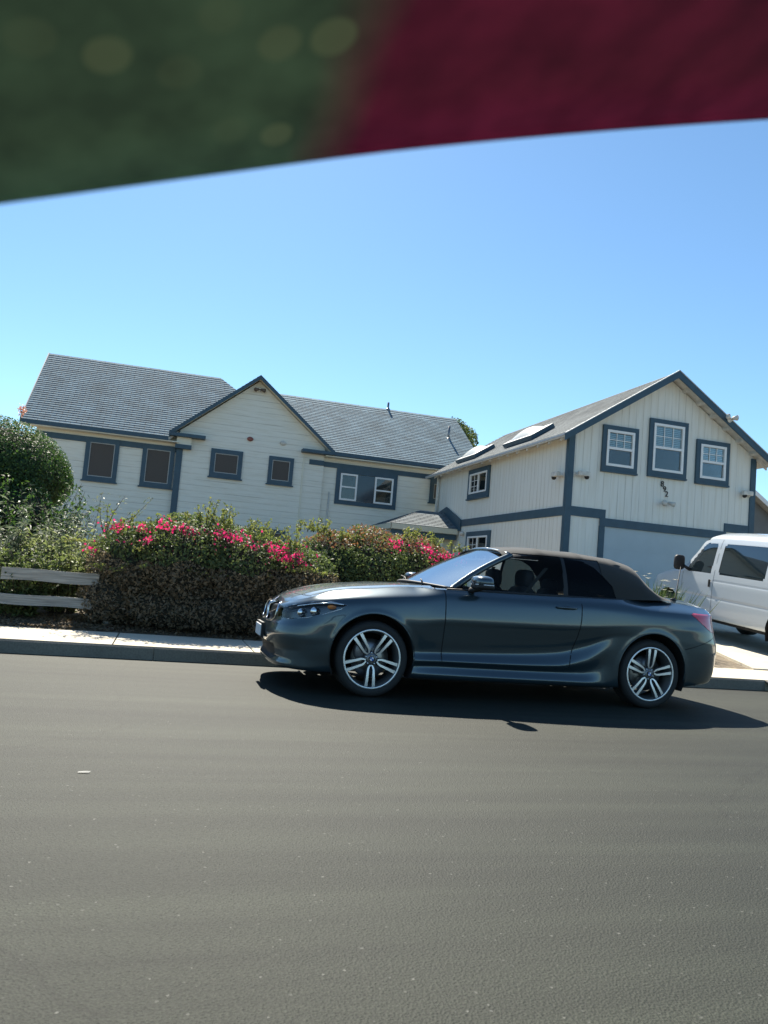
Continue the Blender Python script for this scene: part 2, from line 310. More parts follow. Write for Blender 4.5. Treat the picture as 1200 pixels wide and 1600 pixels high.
# ------------------------------------------------------------------ building helpers
def front(y): return lambda u, v, w: (u, y-w, v)         # wall facing the street
def side(x): return lambda u, v, w: (x-w, u, v)          # wall facing left (u runs away from the street)
def wrect(mb, u0, v0, u1, v1, w0, w1, mi=0): mb.box(u0, v0, w0, u1, v1, w1, mi)
def ring(mb, u0, v0, u1, v1, t, w0, w1, mi=0):
    wrect(mb, u0, v0, u1, v0+t, w0, w1, mi); wrect(mb, u0, v1-t, u1, v1, w0, w1, mi)
    wrect(mb, u0, v0+t, u0+t, v1-t, w0, w1, mi); wrect(mb, u1-t, v0+t, u1, v1-t, w0, w1, mi)
def window(parent, T, u0, v0, u1, v1, trim=.13, kind='screen', label=None, sillw=.04, sash=.05, slide=False):
    f = MB(T); ring(f, u0, v0, u1, v1, trim, 0, .06)
    wd = f.build('window', BLUE, parent, label=label)
    s = MB(T); wrect(s, u0-sillw, v0-.045, u1+sillw, v0-.002, 0, .10); s.build('sill', BLUE, wd)
    a0, b0, a1, b1 = u0+trim, v0+trim, u1-trim, v1-trim
    if kind == 'screen':
        s = MB(T); ring(s, a0, b0, a1, b1, .022, 0, .045); s.build('screen_frame', mat('dull screen frame', (.45, .46, .44), .5), wd)
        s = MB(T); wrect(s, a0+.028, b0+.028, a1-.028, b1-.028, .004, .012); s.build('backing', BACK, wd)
        s = MB(T); wrect(s, a0+.028, (b0+b1)/2-.02, a1-.028, (b0+b1)/2+.02, .012, .02); s.build('meeting_rail', mat('brownish rail', (.10, .08, .07), .6), wd)
        s = MB(T); wrect(s, a0+.028, b0+.028, a1-.028, b1-.028, .026, .030); s.build('screen', SCREEN, wd)
        return wd
    s = MB(T); ring(s, a0, b0, a1, b1, sash, 0, .075)
    mid = (b0+b1)/2
    if slide: wrect(s, (a0+a1)/2-.022, b0+sash, (a0+a1)/2+.022, b1-sash, 0, .07)
    else: wrect(s, a0+sash, mid-.03, a1-sash, mid+.03, 0, .07)
    s.build('sash_frame', WHITE, wd)
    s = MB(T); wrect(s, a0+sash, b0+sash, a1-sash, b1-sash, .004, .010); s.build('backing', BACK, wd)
    s = MB(T); g = MB(T)
    if kind == 'blind':
        y = mid+.05
        while y < b1-sash-.02: wrect(s, a0+sash, y, a1-sash, y+.036, .014, .022); y += .047
        s.build('blind', BLIND, wd)
        for k in (1, 2): uu_ = a0+sash+(a1-a0-2*sash)*k/3; wrect(g, uu_-.009, mid+.03, uu_+.009, b1-sash, .036, .046)
        vv = (mid+.03+b1-sash)/2; wrect(g, a0+sash, vv-.009, a1-sash, vv+.009, .0365, .0455)
        g.build('muntins', WHITE, wd)
    if slide:
        c = (a0+a1)/2+.022
        wrect(s, c, b0+sash, a1-sash, b1-sash, .014, .02); s.build('curtain', mat('grey curtain', (.20, .23, .25), .8), wd)
        for k in (1,): uu_ = c+(a1-sash-c)*k/2; wrect(g, uu_-.008, b0+sash, uu_+.008, b1-sash, .036, .046)
        for k in (1, 2): vv = b0+sash+(b1-b0-2*sash)*k/3; wrect(g, c, vv-.008, a1-sash, vv+.008, .0365, .0455)
        g.build('muntins', WHITE, wd)
    s = MB(T); wrect(s, a0+sash, b0+sash, a1-sash, b1-sash, .026, .030); s.build('pane', WGL, wd)
    return wd
def roof_plane(mb, uvs, A, B, C, D, row=.16, th=.016):
    """shingle courses laid from eave A-B up to ridge D-C, every course overlapping the one below"""
    A, B, C, D = map(Vector, (A, B, C, D)); L = ((D-A).length+(C-B).length)/2
    n = max(1, int(L/row)); nor = (B-A).cross(D-A).normalized()
    if nor.z < 0: nor = -nor
    ux = (B-A).normalized()
    for i in range(n):
        a, b = i/n, (i+1)/n
        p = [A.lerp(D, a), B.lerp(C, a), B.lerp(C, b), A.lerp(D, b)]
        t = th
        q = [p[0]+nor*t, p[1]+nor*t, p[2]+nor*.004, p[3]+nor*.004]
        mb.add([*p[:2], *q], [(2, 3, 4, 5), (0, 1, 3, 2)], 0)
        def uv(P, vv): return ((P-A).dot(ux), vv)
        y0, y1 = i*.16+.002, (i+1)*.16-.002
        uvs += [uv(q[0], y0), uv(q[1], y0), uv(q[2], y1), uv(q[3], y1)]
        uvs += [uv(p[0], y0), uv(p[1], y0), uv(q[1], y0), uv(q[0], y0)]
def build_roof(name, m, parent, planes, slab=.10, slabmat=None, row=.16):
    mb = MB(); uvs = []
    for pl in planes: roof_plane(mb, uvs, *pl, row=row)
    me = bpy.data.meshes.new(name); me.from_pydata(mb.v, [], mb.f); me.materials.append(m)
    ul = me.uv_layers.new(name='UVMap'); ul.data.foreach_set('uv', [c for u in uvs for c in u])
    o = link(bpy.data.objects.new(name, me), parent)
    s = MB()
    for A, B, C, D in planes: s.prism([A, B, C, D], (0, 0, -slab))
    # drop slab 3 mm under the courses
    s.v = [(x, y, z-.003) for x, y, z in s.v]
    s.build('roof_deck', slabmat or RAFT, o)
    return o

# ------------------------------------------------------------------ main house
HY = 27.5
H = empty('main_house', (2.5, HY, .6), label='long cream two storey house with grey shingle roofs and a middle gable, behind the hedge', cat='house')
H.location = (0, 0, 0)
mb = MB(); mb.box(-4.43, HY, 0.3, 1.0, 34, 5.22); mb.box(5.0, HY, .3, 11.2, 34, 5.34)
mb.prism([(11.2, HY, 5.34), (11.2, 31, 7.9), (11.2, 34.4, 5.34)], (-.1, 0, 0)); mb.prism([(-4.43, HY, 5.22), (-4.43, 31, 8.1), (-4.43, 34.4, 5.22)], (.1, 0, 0))
mb.pieces('wall', LAP, H)
mb = MB(); mb.prism([(.1, HY-.15, .3), (5.15, HY-.15, .3), (5.15, HY-.15, 5.42), (2.62, HY-.15, 7.5), (.1, HY-.15, 5.42)], (0, 1.0, 0))
mb.build('gable_wall', LAP, H, label='gabled middle wall of the house')
EY = HY-.42
LR = build_roof('roof', SHG, H, [((-4.86, EY, 5.12), (-.22, EY, 5.12), (2.14, 30.216, 7.64), (-4.86, 30.216, 7.64)), ((-4.86, 30.216, 7.64), (2.14, 30.216, 7.64), (1.43, 31, 8.27), (-4.86, 31, 8.27)), ((5.0, 35, 5.12), (-4.86, 35, 5.12), (-4.86, 31, 8.27), (1.43, 31, 8.27))])
RRf = build_roof('roof', SHG, H, [((5.42, EY, 5.30), (11.35, EY, 5.30), (11.35, 30.50, 7.64), (2.6, 30.50, 7.64)), ((2.6, 30.50, 7.64), (11.35, 30.50, 7.64), (11.35, 31, 7.98), (2.6, 31, 7.98)), ((11.35, 34.9, 5.3), (2.6, 34.9, 5.3), (2.6, 31, 7.98), (11.35, 31, 7.98))])
GY = HY-.50
GR = build_roof('gable_roof', SHG, H, [((-.25, 31.2, 5.30), (-.25, GY, 5.30), (2.6, GY, 7.64), (2.6, 31.2, 7.64)), ((5.45, GY, 5.30), (5.45, 31.2, 5.30), (2.6, 31.2, 7.64), (2.6, GY, 7.64))], slab=.09, slabmat=CREAM)
mb = MB()
for sx, xe in ((-1, -.25), (1, 5.45)):
    mb.prism([(2.6, GY-.03, 7.645), (xe, GY-.03, 5.305), (xe, GY-.03, 5.17), (2.6, GY-.03, 7.50)], (0, .03, 0))
mb.pieces('rake_board', BLUE, H)
mb = MB(); mb.box(-4.86, EY-.03, 4.99, -.26, EY, 5.13); mb.box(5.46, EY-.03, 5.17, 11.35, EY, 5.31)
mb.pieces('eave_fascia', BLUE, H)
mb = MB(); mb.prism([(-4.89, EY, 5.14), (-4.89, 31, 8.29), (-4.89, 31, 8.12), (-4.89, EY, 4.98)], (.03, 0, 0)); mb.pieces('rake_board', BLUE, H)
mb = MB(); mb.box(-4.84, EY, 4.96, .1, HY, 4.99); mb.box(5.15, EY, 5.12, 11.2, HY, 5.15); mb.pieces('soffit', CREAM, H)
# eave returns and corner pilaster
mb = MB(); mb.box(-.25, GY-.02, 5.17, .95, HY-.16, 5.28); mb.box(4.3, GY-.02, 5.17, 5.42, HY-.16, 5.28); mb.box(-.02, HY-.36, 4.78, .52, HY-.16, 4.92); mb.pieces('eave_return', BLUE, H)
mb = MB(); mb.box(.02, HY-.32, 4.92, .50, HY-.16, 5.17); mb.build('capital', CREAM, H)
mb = MB(); mb.box(.04, HY-.19, .5, .25, HY+.02, 4.78); mb.pieces('corner_board', BLUE, H)
mb = MB(); mb.box(-4.45, HY-.04, 4.66, .035, HY, 4.85); mb.box(4.62, HY-.19, 4.79, 5.15, HY-.15, 4.97); mb.box(5.15, HY-.04, 4.79, 9.95, HY, 4.97); mb.pieces('belt_board', BLUE, H)
mb = MB(); mb.box(-4.47, HY-.04, .5, -4.40, HY+.1, 4.66); mb.pieces('corner_board', CREAM, H)
T = front(HY)
window(H, T, -2.86, 3.41, -1.80, 4.82, .14, label='left of the two tall screened windows of the left wing'); window(H, T, -1.05, 3.41, .0, 4.82, .14, label='right of the two tall screened windows of the left wing')
T = front(HY-.15)
window(H, T, 1.19, 3.97, 2.28, 4.94, .15, label='wider screened window under the gable'); window(H, T, 3.19, 3.95, 4.07, 4.92, .13, label='narrower screened window under the gable')
window(H, T, 2.9, 1.4, 4.0, 2.36, .12, label='low window whose top shows over the hedge')
T = front(HY)
mb = MB(T); ring(mb, 5.67, 3.50, 7.97, 4.788, .15, 0, .055); WB = mb.build('window', BLUE, H, label='triple window with two white sashes and a dark middle panel')
for a0, a1 in ((5.83, 6.46), (7.12, 7.82)):
    s = MB(T); ring(s, a0, 3.66, a1, 4.63, .06, 0, .07); wrect(s, a0+.06, 4.12, a1-.06, 4.17, 0, .065); s.build('sash_frame', WHITE, WB)
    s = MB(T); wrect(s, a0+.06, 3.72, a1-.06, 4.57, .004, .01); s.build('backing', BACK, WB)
    s = MB(T); wrect(s, a0+.06, 3.72, a1-.06, 4.57, .026, .03); s.build('pane', WGL, WB)
s = MB(T); wrect(s, 6.465, 3.66, 7.115, 4.63, .004, .03); s.build('middle_panel', mat('dark panel glass', (.03, .05, .07), .08), WB)
window(H, T, 9.25, 3.93, 10.2, 4.785, .15, label='small window beside the garage wall')
mb = MB(front(HY-.16)); wrect(mb, 4.40, .6, 4.44, 5.1, 0, .03); mb.build('drain_pipe', CREAM, H)
mb = MB(front(HY)); mb.tube([(5.45, 1.0, .05), (5.45, 3.9, .05)], .025); mb.tube([(5.2, 2.35, .05), (6.1, 2.35, .05)], .02); wrect(mb, 5.15, 2.25, 5.35, 2.45, 0, .12); mb.build('conduit', RAFT, H)
def flood(parent, T, u, v, label=None, s=1.0, m=None):
    root = empty('flood_light', label=label, cat='light'); 
    b = MB(T); b.ball((u, v, .03), (.075*s, .075*s, .03), 8); b.build('base', RAFT, root)
    for d in (-1, 1):
        h = MB(T); h.tube([(u, v, .05), (u+d*.08*s, v-.01, .10)], .018); h.tube([(u+d*.05*s, v+.0, .09), (u+d*.14*s, v-.05*s, .22)], [.035*s, .065*s], 10); h.build('lamp_head', m or RAFT, root)
    return root
flood(H, front(HY-.15), 2.63, 7.2, 'twin flood light under the peak of the house gable', 1.1, mat('bronze', (.12, .09, .07), .5))
for u, lab in ((2.47, 'reddish round alarm bell on the gable wall above the wider window'), (3.62, 'pale round alarm bell on the gable wall, right of the reddish one')):
    root = empty('alarm_bell', label=lab, cat='alarm bell', group='round bells on the gable wall')
    b = MB(front(HY-.15)); b.ball((u, 5.42, .04), (.11, .08, .05), 10); b.build('housing', mat('red bell', (.25, .08, .06), .5) if u < 3 else RAFT, root)
    b = MB(front(HY-.15)); wrect(b, u-.05, 5.36, u+.05, 5.48, 0, .03); b.build('mount', RAFT, root)
for x, y, z, h, lab in ((8.33, 31.0, 7.95, .32, 'thin dark vent pipe on the ridge of the right roof'), (10.45, 29.2, 6.7, .55, 'grey vent pipe low on the slope of the right roof')):
    root = empty('vent_pipe', label=lab, cat='vent pipe')
    b = MB(); b.tube([(x, y, z-.1), (x, y, z+h)], .045, 10); b.build('pipe', GUN, root)
    b = MB(); b.tube([(x, y, z-.05), (x, y, z+.08)], [.14, .06], 10); b.build('flashing', GUN, root)

# ------------------------------------------------------------------ garage house
GX0, GX1, GF, GB = 9.22, 14.63, 17.0, 26.65; AX = (GX0+GX1)/2; SLP = .65; AZ = 6.75
def rz(x): return AZ-SLP*abs(x-AX)
G = empty('garage_house', label='two storey garage building with white grooved boards, slate blue trim and number 892', cat='garage')
mb = MB(); zt = rz(GX0)-.09
mb.prism([(GX0, GF, .3), (GX1, GF, .3), (GX1, GF, zt), (AX, GF, AZ-.1), (GX0, GF, zt)], (0, GB-GF, 0)); mb.build('wall', GRV, G)
e0, e1, yf, yb = GX0-.34, GX1+.34, GF-.36, GB+.3
GRf = build_roof('roof', SHG2, G, [((e0, yb, rz(e0)), (e0, yf, rz(e0)), (AX, yf, AZ), (AX, yb, AZ)), ((e1, yf, rz(e1)), (e1, yb, rz(e1)), (AX, yb, AZ), (AX, yf, AZ))], slab=.06)
mb = MB()
for xe in (e0, e1): mb.prism([(AX, yf-.035, AZ+.015), (xe, yf-.035, rz(xe)+.01), (xe, yf-.035, rz(xe)-.16), (AX, yf-.035, AZ-.165)], (0, .035, 0))
mb.pieces('rake_board', BLUE, G)
mb = MB()
for xe in (e0, e1): mb.prism([(AX, yf-.05, AZ+.04), (xe-.0, yf-.05, rz(xe)+.035), (xe, yf-.05, rz(xe)+.012), (AX, yf-.05, AZ+.017)], (0, .06, 0))
mb.pieces('drip_edge', mat('pale drip edge', (.45, .47, .48), .4), G)
mb = MB(); mb.box(e0-.02, yf, rz(e0)-.03, e0, yb, rz(e0)+.02); mb.build('drip_edge', mat('pale drip edge', (.45, .47, .48), .4), G)
for sx, xe, xw in ((-1, e0, GX0), (1, e1, GX1)):
    n = 0; y = GF-.1
    while y < GB:
        a, b = (xe+.04, xw) if sx < 0 else (xw, xe-.04)
        r = MB(); r.prism([(a, y, rz(a)-.062), (b, y, rz(b)-.062), (b, y, rz(b)-.17), (a, y, rz(a)-.15)], (0, .05, 0)); r.build('rafter_tail', RAFT, G)
        y += .61
k = 0; x = AX
for i in range(1, 7):
    for s_ in (1, -1):
        x = AX+s_*i*.42
        r = MB(); r.prism([(x-.03, yf, rz(x-.03)-.062), (x+.03, yf, rz(x+.03)-.062), (x+.03, yf, rz(x+.03)-.14), (x-.03, yf, rz(x-.03)-.14)], (0, .36, 0)); r.build('lookout', RAFT, G)
mb = MB(); mb.tube([(GX0-.06, GB-.4, rz(GX0)-.2), (GX0-.06, GB-.4, 3.4)], .035, 8); mb.build('downspout', RAFT, G)
T = front(GF)
mb = MB(T); wrect(mb, GX0-.03, .4, GX0+.13, rz(GX0)-.10, 0, .035); wrect(mb, GX1-.13, .4, GX1+.03, rz(GX1)-.10, 0, .035); mb.pieces('corner_board', BLUE, G)
mb = MB(side(GX0)); wrect(mb, GF+.0, .4, GF+.10, rz(GX0)-.12, 0, .032); mb.pieces('corner_board', BLUE, G)
mb = MB(T); wrect(mb, GX0+.13, 2.88, 10.30, 3.11, 0, .028); wrect(mb, 10.14, 2.70, 13.80, 2.90, .028, .052); wrect(mb, 13.76, 2.90, GX1-.13, 3.12, 0, .028)
wrect(mb, 10.14, .4, 10.29, 2.70, 0, .045); mb.pieces('belt_board', BLUE, G)
mb = MB(side(GX0)); wrect(mb, GF+.10, 2.87, 23.9, 3.09, 0, .03); mb.pieces('belt_board', BLUE, G)
mb = MB(T); wrect(mb, 10.29, .4, 13.8, 2.70, .0, .006)
for j in range(1, 4): wrect(mb, 10.29, .6+j*.525-.006, 13.8, .6+j*.525+.006, .006, .009)
GD = mb.build('garage_door', GDOOR, G, bevel=.004)
window(G, T, 10.09, 4.09, 11.09, 5.22, .115, 'blind', 'left of the three street windows, blinds half down', sillw=0, sash=.06)
window(G, T, 11.40, 4.12, 12.52, 5.56, .115, 'blind', 'tallest middle street window, blinds half down', sillw=0, sash=.06)
window(G, T, 12.80, 4.09, 13.80, 5.20, .115, 'blind', 'right of the three street windows, blinds half down', sillw=0, sash=.06)
T2 = side(GX0)
window(G, T2, 21.75, 3.72, 23.43, 4.66, .15, 'plain', 'small upper sliding window of the left wall', sillw=0, slide=True)
window(G, T2, 21.4, 1.62, 23.26, 2.66, .15, 'plain', 'lower sliding window of the left wall beside the porch', sillw=0, slide=True)
for u in (11.9, 12.25):
    h_ = MB(front(GF-.006)); h_.tube([(u, 1.0, .01), (u, 1.0, .05), (u+.12, 1.0, .05), (u+.12, 1.0, .01)], .012, 6); h_.build('handle', DARKP, GD)
# skylights on the left slope
for y0, y1, x0, x1 in ((19.35, 21.2, 9.35, 10.02), (23.4, 25.1, 9.35, 10.02)):
    k_ = MB(); k_.prism([(x0, y0, rz(x0)+.02), (x1, y0, rz(x1)+.02), (x1, y1, rz(x1)+.02), (x0, y1, rz(x0)+.02)], (-.07, 0, .11))
    sk = k_.build('skylight', BLUE, G, bevel=.01)
    d = MB(); n = 14; vs = []
    for i in range(n+1):
        for j in range(n+1):
            a, b = i/n, j/n; xx = x0+.05+(x1-x0-.10)*a-.06; yy = y0+.06+(y1-y0-.12)*b
            vs.append((xx, yy, rz(xx)+.10+.24*(max(0, math.sin(PI*a)*math.sin(PI*b)))**.55))
    d.add(vs, [(i*(n+1)+j, i*(n+1)+j+1, (i+1)*(n+1)+j+1, (i+1)*(n+1)+j) for i in range(n) for j in range(n)], 0, True)
    d.build('dome', mat('milky skylight', (.55, .55, .50), .3, 0), sk)
# house number
def digit(ch, loc, size, m, parent, depth=.008):
    c = bpy.data.curves.new('digit', 'FONT'); c.body = ch; c.size = size; c.extrude = depth; c.align_x = 'CENTER'; c.align_y = 'CENTER'; c.offset = .0
    t = bpy.data.objects.new('digit', c); COL.objects.link(t); t.rotation_euler = (PI/2, 0, 0); t.location = loc
    bpy.context.view_layer.update()
    me = bpy.data.meshes.new_from_object(t.evaluated_get(bpy.context.evaluated_depsgraph_get())); me.transform(t.matrix_world); bpy.data.objects.remove(t)
    me.materials.clear(); me.materials.append(m); o = link(bpy.data.objects.new('digit', me), parent); return o
NUM = empty('house_number', label='black metal digits 892 stepping down below the middle window', cat='house number')
for ch, x, z in (('8', 11.86, 3.925), ('9', 11.935, 3.80), ('2', 12.00, 3.68)): digit(ch, (x, GF-.02, z), .20, DARKP, NUM)
flood(G, front(GF), 11.96, 3.46, 'twin flood light on the garage front below the house number')
b = flood(G, lambda u, v, w: (u, yf-.04-w*.6, v+w*.5), 13.45, rz(13.45)-.05, 'twin white flood light on the right rake of the garage roof')
def seccam(T, u, v, d, lab):
    root = empty('security_camera', label=lab, cat='camera', group='white security cameras on the garage corners')
    m_ = MB(T); wrect(m_, u-.05, v-.05, u+.05, v+.07, .0, .03); m_.tube([(u, v, .03), (u+d*.1, v+.02, .10)], .02); m_.build('bracket', RAFT, root)
    m_ = MB(T); wrect(m_, min(u+d*.04, u+d*.34), v-.03, max(u+d*.04, u+d*.34), v+.09, .08, .20); m_.build('housing', RAFT, root, bevel=.02)
    m_ = MB(T); m_.ball((u+d*.27, v-.04, .14), (.06, .06, .06), 8); m_.build('lens_dome', DARKP, root)
    return root
seccam(front(GF), GX0+.17, 3.88, 1, 'white security camera on the street face by the left garage corner')
seccam(side(GX0), GF+.17, 3.86, 1, 'white security camera on the side wall by the left garage corner')
seccam(front(GF), GX1-.12, 3.92, -1, 'white security camera on the right corner of the garage front')
# porch between the two buildings
PR = empty('porch', label='small hipped shingle porch roof between the two buildings', cat='porch')
pz = 3.40; pe = 2.78
build_roof('porch_roof', SHG2, PR, [((6.9, 24.1, pe), (9.18, 24.1, pe), (9.18, 25.5, pz), (8.3, 25.5, pz)), ((6.9, 26.9, pe), (6.9, 24.1, pe), (8.3, 25.5, pz), (8.3, 25.5001, pz)), ((9.18, 26.9, pe), (6.9, 26.9, pe), (8.3, 25.5, pz), (9.18, 25.5, pz))], slab=.08, slabmat=CREAM)
mb = MB(); mb.box(6.88, 24.05, pe-.18, 9.18, 24.09, pe-.005); mb.box(6.86, 24.05, pe-.18, 6.9, 26.9, pe-.005); mb.pieces('gutter', mat('cream gutter', (.62, .60, .48), .5), PR)
mb = MB(); mb.prism([(9.19, 26.9, 3.30), (9.19, 25.3, 3.60), (9.19, 23.85, 3.09), (9.19, 23.85, 2.72), (9.19, 24.6, 2.74), (9.19, 25.6, 3.28), (9.19, 26.9, 3.18)], (-.03, 0, 0)); mb.build('flashing_board', BLUE, PR)
mb = MB()
for x in (7.0, 8.6): mb.box(x, 24.2, .4, x+.14, 24.34, pe-.1)
mb.pieces('post', CREAM, PR)
mb = MB(); mb.box(6.95, 24.15, pe-.36, 9.17, 24.28, pe-.19); mb.build('beam', BLUE, PR)
mb = MB(); mb.box(8.74, 24.6, .5, 9.18, 26.6, pe-.1); mb.build('porch_wall', CREAM, PR)
def fan(T, u, v, lab):
    root = empty('wall_lamp', label=lab, cat='wall lamp'); b = MB(T); b.ball((u, v, .08), (.09, .07, .08), 8); b.build('shade', RAFT, root)
    b = MB(T); wrect(b, u-.04, v-.02, u+.04, v+.1, 0, .04); b.build('mount', RAFT, root)
fan(side(GX0), 23.6, 2.62, 'pale wall lamp above the lower side window, beside the porch')
# neighbour beyond the driveway
N = empty('neighbour_house', label='dark gabled neighbour house with white rake board at the right edge', cat='house')
NX, NY = 21.5, 26.0
mb = MB(); mb.box(18.7, NY, .4, 25, 36, 3.5); mb.prism([(18.6, NY, 3.5), (25.2, NY, 3.5), (21.9, NY, 5.6)], (0, .2, 0)); mb.pieces('wall', mat('taupe siding', (.16, .17, .17), .7, var=.1, scale=3), N)
build_roof('roof', SHG, N, [((18.2, 36, 3.35), (18.2, NY-.4, 3.35), (21.9, NY-.4, 5.75), (21.9, 36, 5.75)), ((25.6, NY-.4, 3.35), (25.6, 36, 3.35), (21.9, 36, 5.75), (21.9, NY-.4, 5.75))])
mb = MB()
for xe in (18.2, 25.6): mb.prism([(21.9, NY-.44, 5.77), (xe, NY-.44, 3.37), (xe, NY-.44, 3.17), (21.9, NY-.44, 5.57)], (0, .04, 0))
mb.pieces('rake_board', WHITE, N)

# ------------------------------------------------------------------ foliage
def leafmesh(name, cen, nrm, size, m, parent=None, aspect=.5, jit=.7, curl=.25, **k):
    n = len(cen); cen = np.asarray(cen, float); nrm = np.asarray(nrm, float)+RNG.normal(0, jit, (n, 3))
    nrm /= np.linalg.norm(nrm, axis=1)[:, None]+1e-9
    a = RNG.normal(0, 1, (n, 3)); a -= nrm*(a*nrm).sum(1)[:, None]; a /= np.linalg.norm(a, axis=1)[:, None]+1e-9
    b = np.cross(nrm, a); s = (size*RNG.uniform(.6, 1.35, n))[:, None]
    v = np.empty((n, 4, 3)); v[:, 0] = cen-a*s*.5; v[:, 2] = cen+a*s*.5-nrm*s*curl*.5
    v[:, 1] = cen+b*s*.5*aspect+nrm*s*curl*.3; v[:, 3] = cen-b*s*.5*aspect+nrm*s*curl*.3
    me = bpy.data.meshes.new(name); me.vertices.add(4*n); me.vertices.foreach_set('co', v.ravel())
    me.loops.add(4*n); me.loops.foreach_set('vertex_index', np.arange(4*n, dtype=np.int32))
    me.polygons.add(n); me.polygons.foreach_set('loop_start', np.arange(0, 4*n, 4, dtype=np.int32))
    me.update(calc_edges=True); at = me.attributes.new('rnd', 'FLOAT', 'FACE'); at.data.foreach_set('value', RNG.uniform(0, 1, n).astype(np.float32))
    me.materials.append(m); o = link(bpy.data.objects.new(name, me), parent); return tag(o, **k)
def wob(p, f=2.3, s=0):
    return (np.sin(p[:, 0]*f*1.7+s)+np.sin(p[:, 1]*f*2.1+1.3+s)+np.sin(p[:, 2]*f*1.9+2.1+s)+.6*np.sin(p[:, 0]*f*4.3+p[:, 2]*f*3.7+s))/3.6
def blobs(bl, n, lo=.55, amp=.16, zmin=.1, f=2.3):
    w = np.array([b[3]*b[4]+b[4]*b[5]+b[3]*b[5] for b in bl]); w /= w.sum(); C_ = []; N_ = []
    for b, c in zip(bl, RNG.multinomial(n, w)):
        d = RNG.normal(0, 1, (c, 3)); d /= np.linalg.norm(d, axis=1)[:, None]
        r = np.array(b[3:6]); q = lo+(1-lo)*RNG.uniform(0, 1, c)**.45
        p = np.array(b[:3])+d*r*q[:, None]; p += d*r*(wob(p, f)*amp)[:, None]
        nn = d/r; nn /= np.linalg.norm(nn, axis=1)[:, None]; k = p[:, 2] > zmin; C_.append(p[k]); N_.append(nn[k])
    return np.concatenate(C_), np.concatenate(N_)
def shoots(roots, n, leafn, length, bmat, lmat, parent, size, up=.9, name='shoots'):
    st = MB(); cs = []; ns = []
    for i in range(n):
        p = Vector(random.choice(roots))+Vector((random.uniform(-.1, .1), random.uniform(-.1, .1), 0)); d = Vector((random.uniform(-.6, .6), random.uniform(-.5, .3), up)).normalized(); L = length*random.uniform(.4, 1.2); pts = [p]
        for k in range(6): d = (d+Vector((random.uniform(-.2, .2), random.uniform(-.2, .2), -.06))).normalized(); pts.append(pts[-1]+d*L/6)
        st.tube(pts, [.006*(1-.12*j) for j in range(7)], 4)
        for k in range(leafn):
            j = random.uniform(1, 5.99); q = pts[int(j)].lerp(pts[int(j)+1], j % 1); cs.append(tuple(q+Vector((random.gauss(0, .018), random.gauss(0, .018), random.gauss(0, .012))))); ns.append((random.gauss(0, 1), random.gauss(0, 1), .6))
    st.build('stems', bmat, parent); leafmesh(name, cs, ns, size, lmat, parent, jit=.3)
BARK = mat('bark', (.10, .075, .055), .9, var=.4, scale=20)
LG = leafmat('bougainvillea leaf', (.055, .085, .028), (.13, .16, .055)); LG2 = leafmat('bright shoot leaf', (.13, .17, .04), (.20, .20, .07))
LD = leafmat('dark dense leaf', (.025, .06, .018), (.07, .12, .03)); PINK = leafmat('pink bract', (.36, .035, .10), (.52, .07, .16), .4)
LSIL = leafmat('silvery leaf', (.09, .12, .07), (.20, .23, .15), .25, .5); BRN = leafmat('dry leaf', (.10, .07, .04), (.20, .15, .09), .2, .8)
RED = leafmat('russet leaf', (.16, .07, .04), (.22, .13, .06))
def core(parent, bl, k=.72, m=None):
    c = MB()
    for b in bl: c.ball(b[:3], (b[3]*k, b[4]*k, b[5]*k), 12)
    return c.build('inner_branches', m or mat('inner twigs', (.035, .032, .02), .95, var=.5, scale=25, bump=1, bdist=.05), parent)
def clusters(pts, n, r):
    c = []; N_ = []
    for p in pts:
        q = RNG.normal(0, r, (n, 3))*np.array([1.3, .8, .8])+np.array(p); c.append(q); N_.append(RNG.normal(0, 1, (n, 3)))
    return np.concatenate(c), np.concatenate(N_)

# bougainvillea on the left
B1 = empty('bougainvillea_bush', label='wide brownish bougainvillea bush with pink flowers overhanging the sidewalk, left of the car nose', cat='bush', group='flowering bushes behind the sidewalk')
bl = [(-.30, 10.4, .85, .62, .75, .58), (.25, 10.3, .93, .8, .86, .64), (.92, 10.35, .90, .8, .90, .60), (1.5, 10.4, .83, .6, .85, .52), (1.85, 10.5, .7, .5, .7, .55), (.6, 10.2, .42, 1.5, .66, .40), (-.55, 10.25, .48, .42, .5, .42)]
core(B1, bl, .78)
c, n = blobs(bl, 90000, .62, .14, gz(10)+.02); upper = c[:, 2] > .95+.15*wob(c, 3); 
leafmesh('leaves', c[upper], n[upper], .045, LG, B1, jit=.8)
low = ~upper; keep = RNG.uniform(0, 1, low.sum()) < .8; LB = leafmat('dull inner leaf', (.12, .10, .062), (.22, .175, .115))
leafmesh('lower_leaves', c[low][keep], n[low][keep], .045, LB, B1, jit=.9)
tops = [(x, 10.1+random.uniform(-.2, .4), 1.35+.1*math.sin(x*3)) for x in np.linspace(-.7, 1.9, 30)]
shoots(tops, 75, 34, .34, BARK, LG2, B1, .04)
tops = [(x, 9.8+random.uniform(-.1, .3), random.uniform(.7, 1.25)) for x in np.linspace(-.9, 1.9, 30)]
shoots(tops, 110, 16, .30, BARK, LG2, B1, .04, .1)
fl = [(x, 9.68+random.uniform(-.08, .1), z) for x, z in ((-.62, 1.33), (-.50, 1.36), (-.28, 1.36), (-.22, 1.22), (-.02, 1.38), (.2, 1.37), (.26, 1.38), (.34, 1.35), (.62, 1.38), (.72, 1.36), (.80, 1.34), (.88, 1.36), (1.0, 1.28), (1.32, 1.22), (1.38, 1.17), (1.44, 1.12), (1.5, 1.2), (1.62, 1.18), (1.66, 1.1), (-.85, 1.05), (-.05, 1.45), (1.30, 1.26))]
c, n = clusters(fl, 27, .042); leafmesh('flowers', c, n, .032, PINK, B1, aspect=.9, kind='stuff')
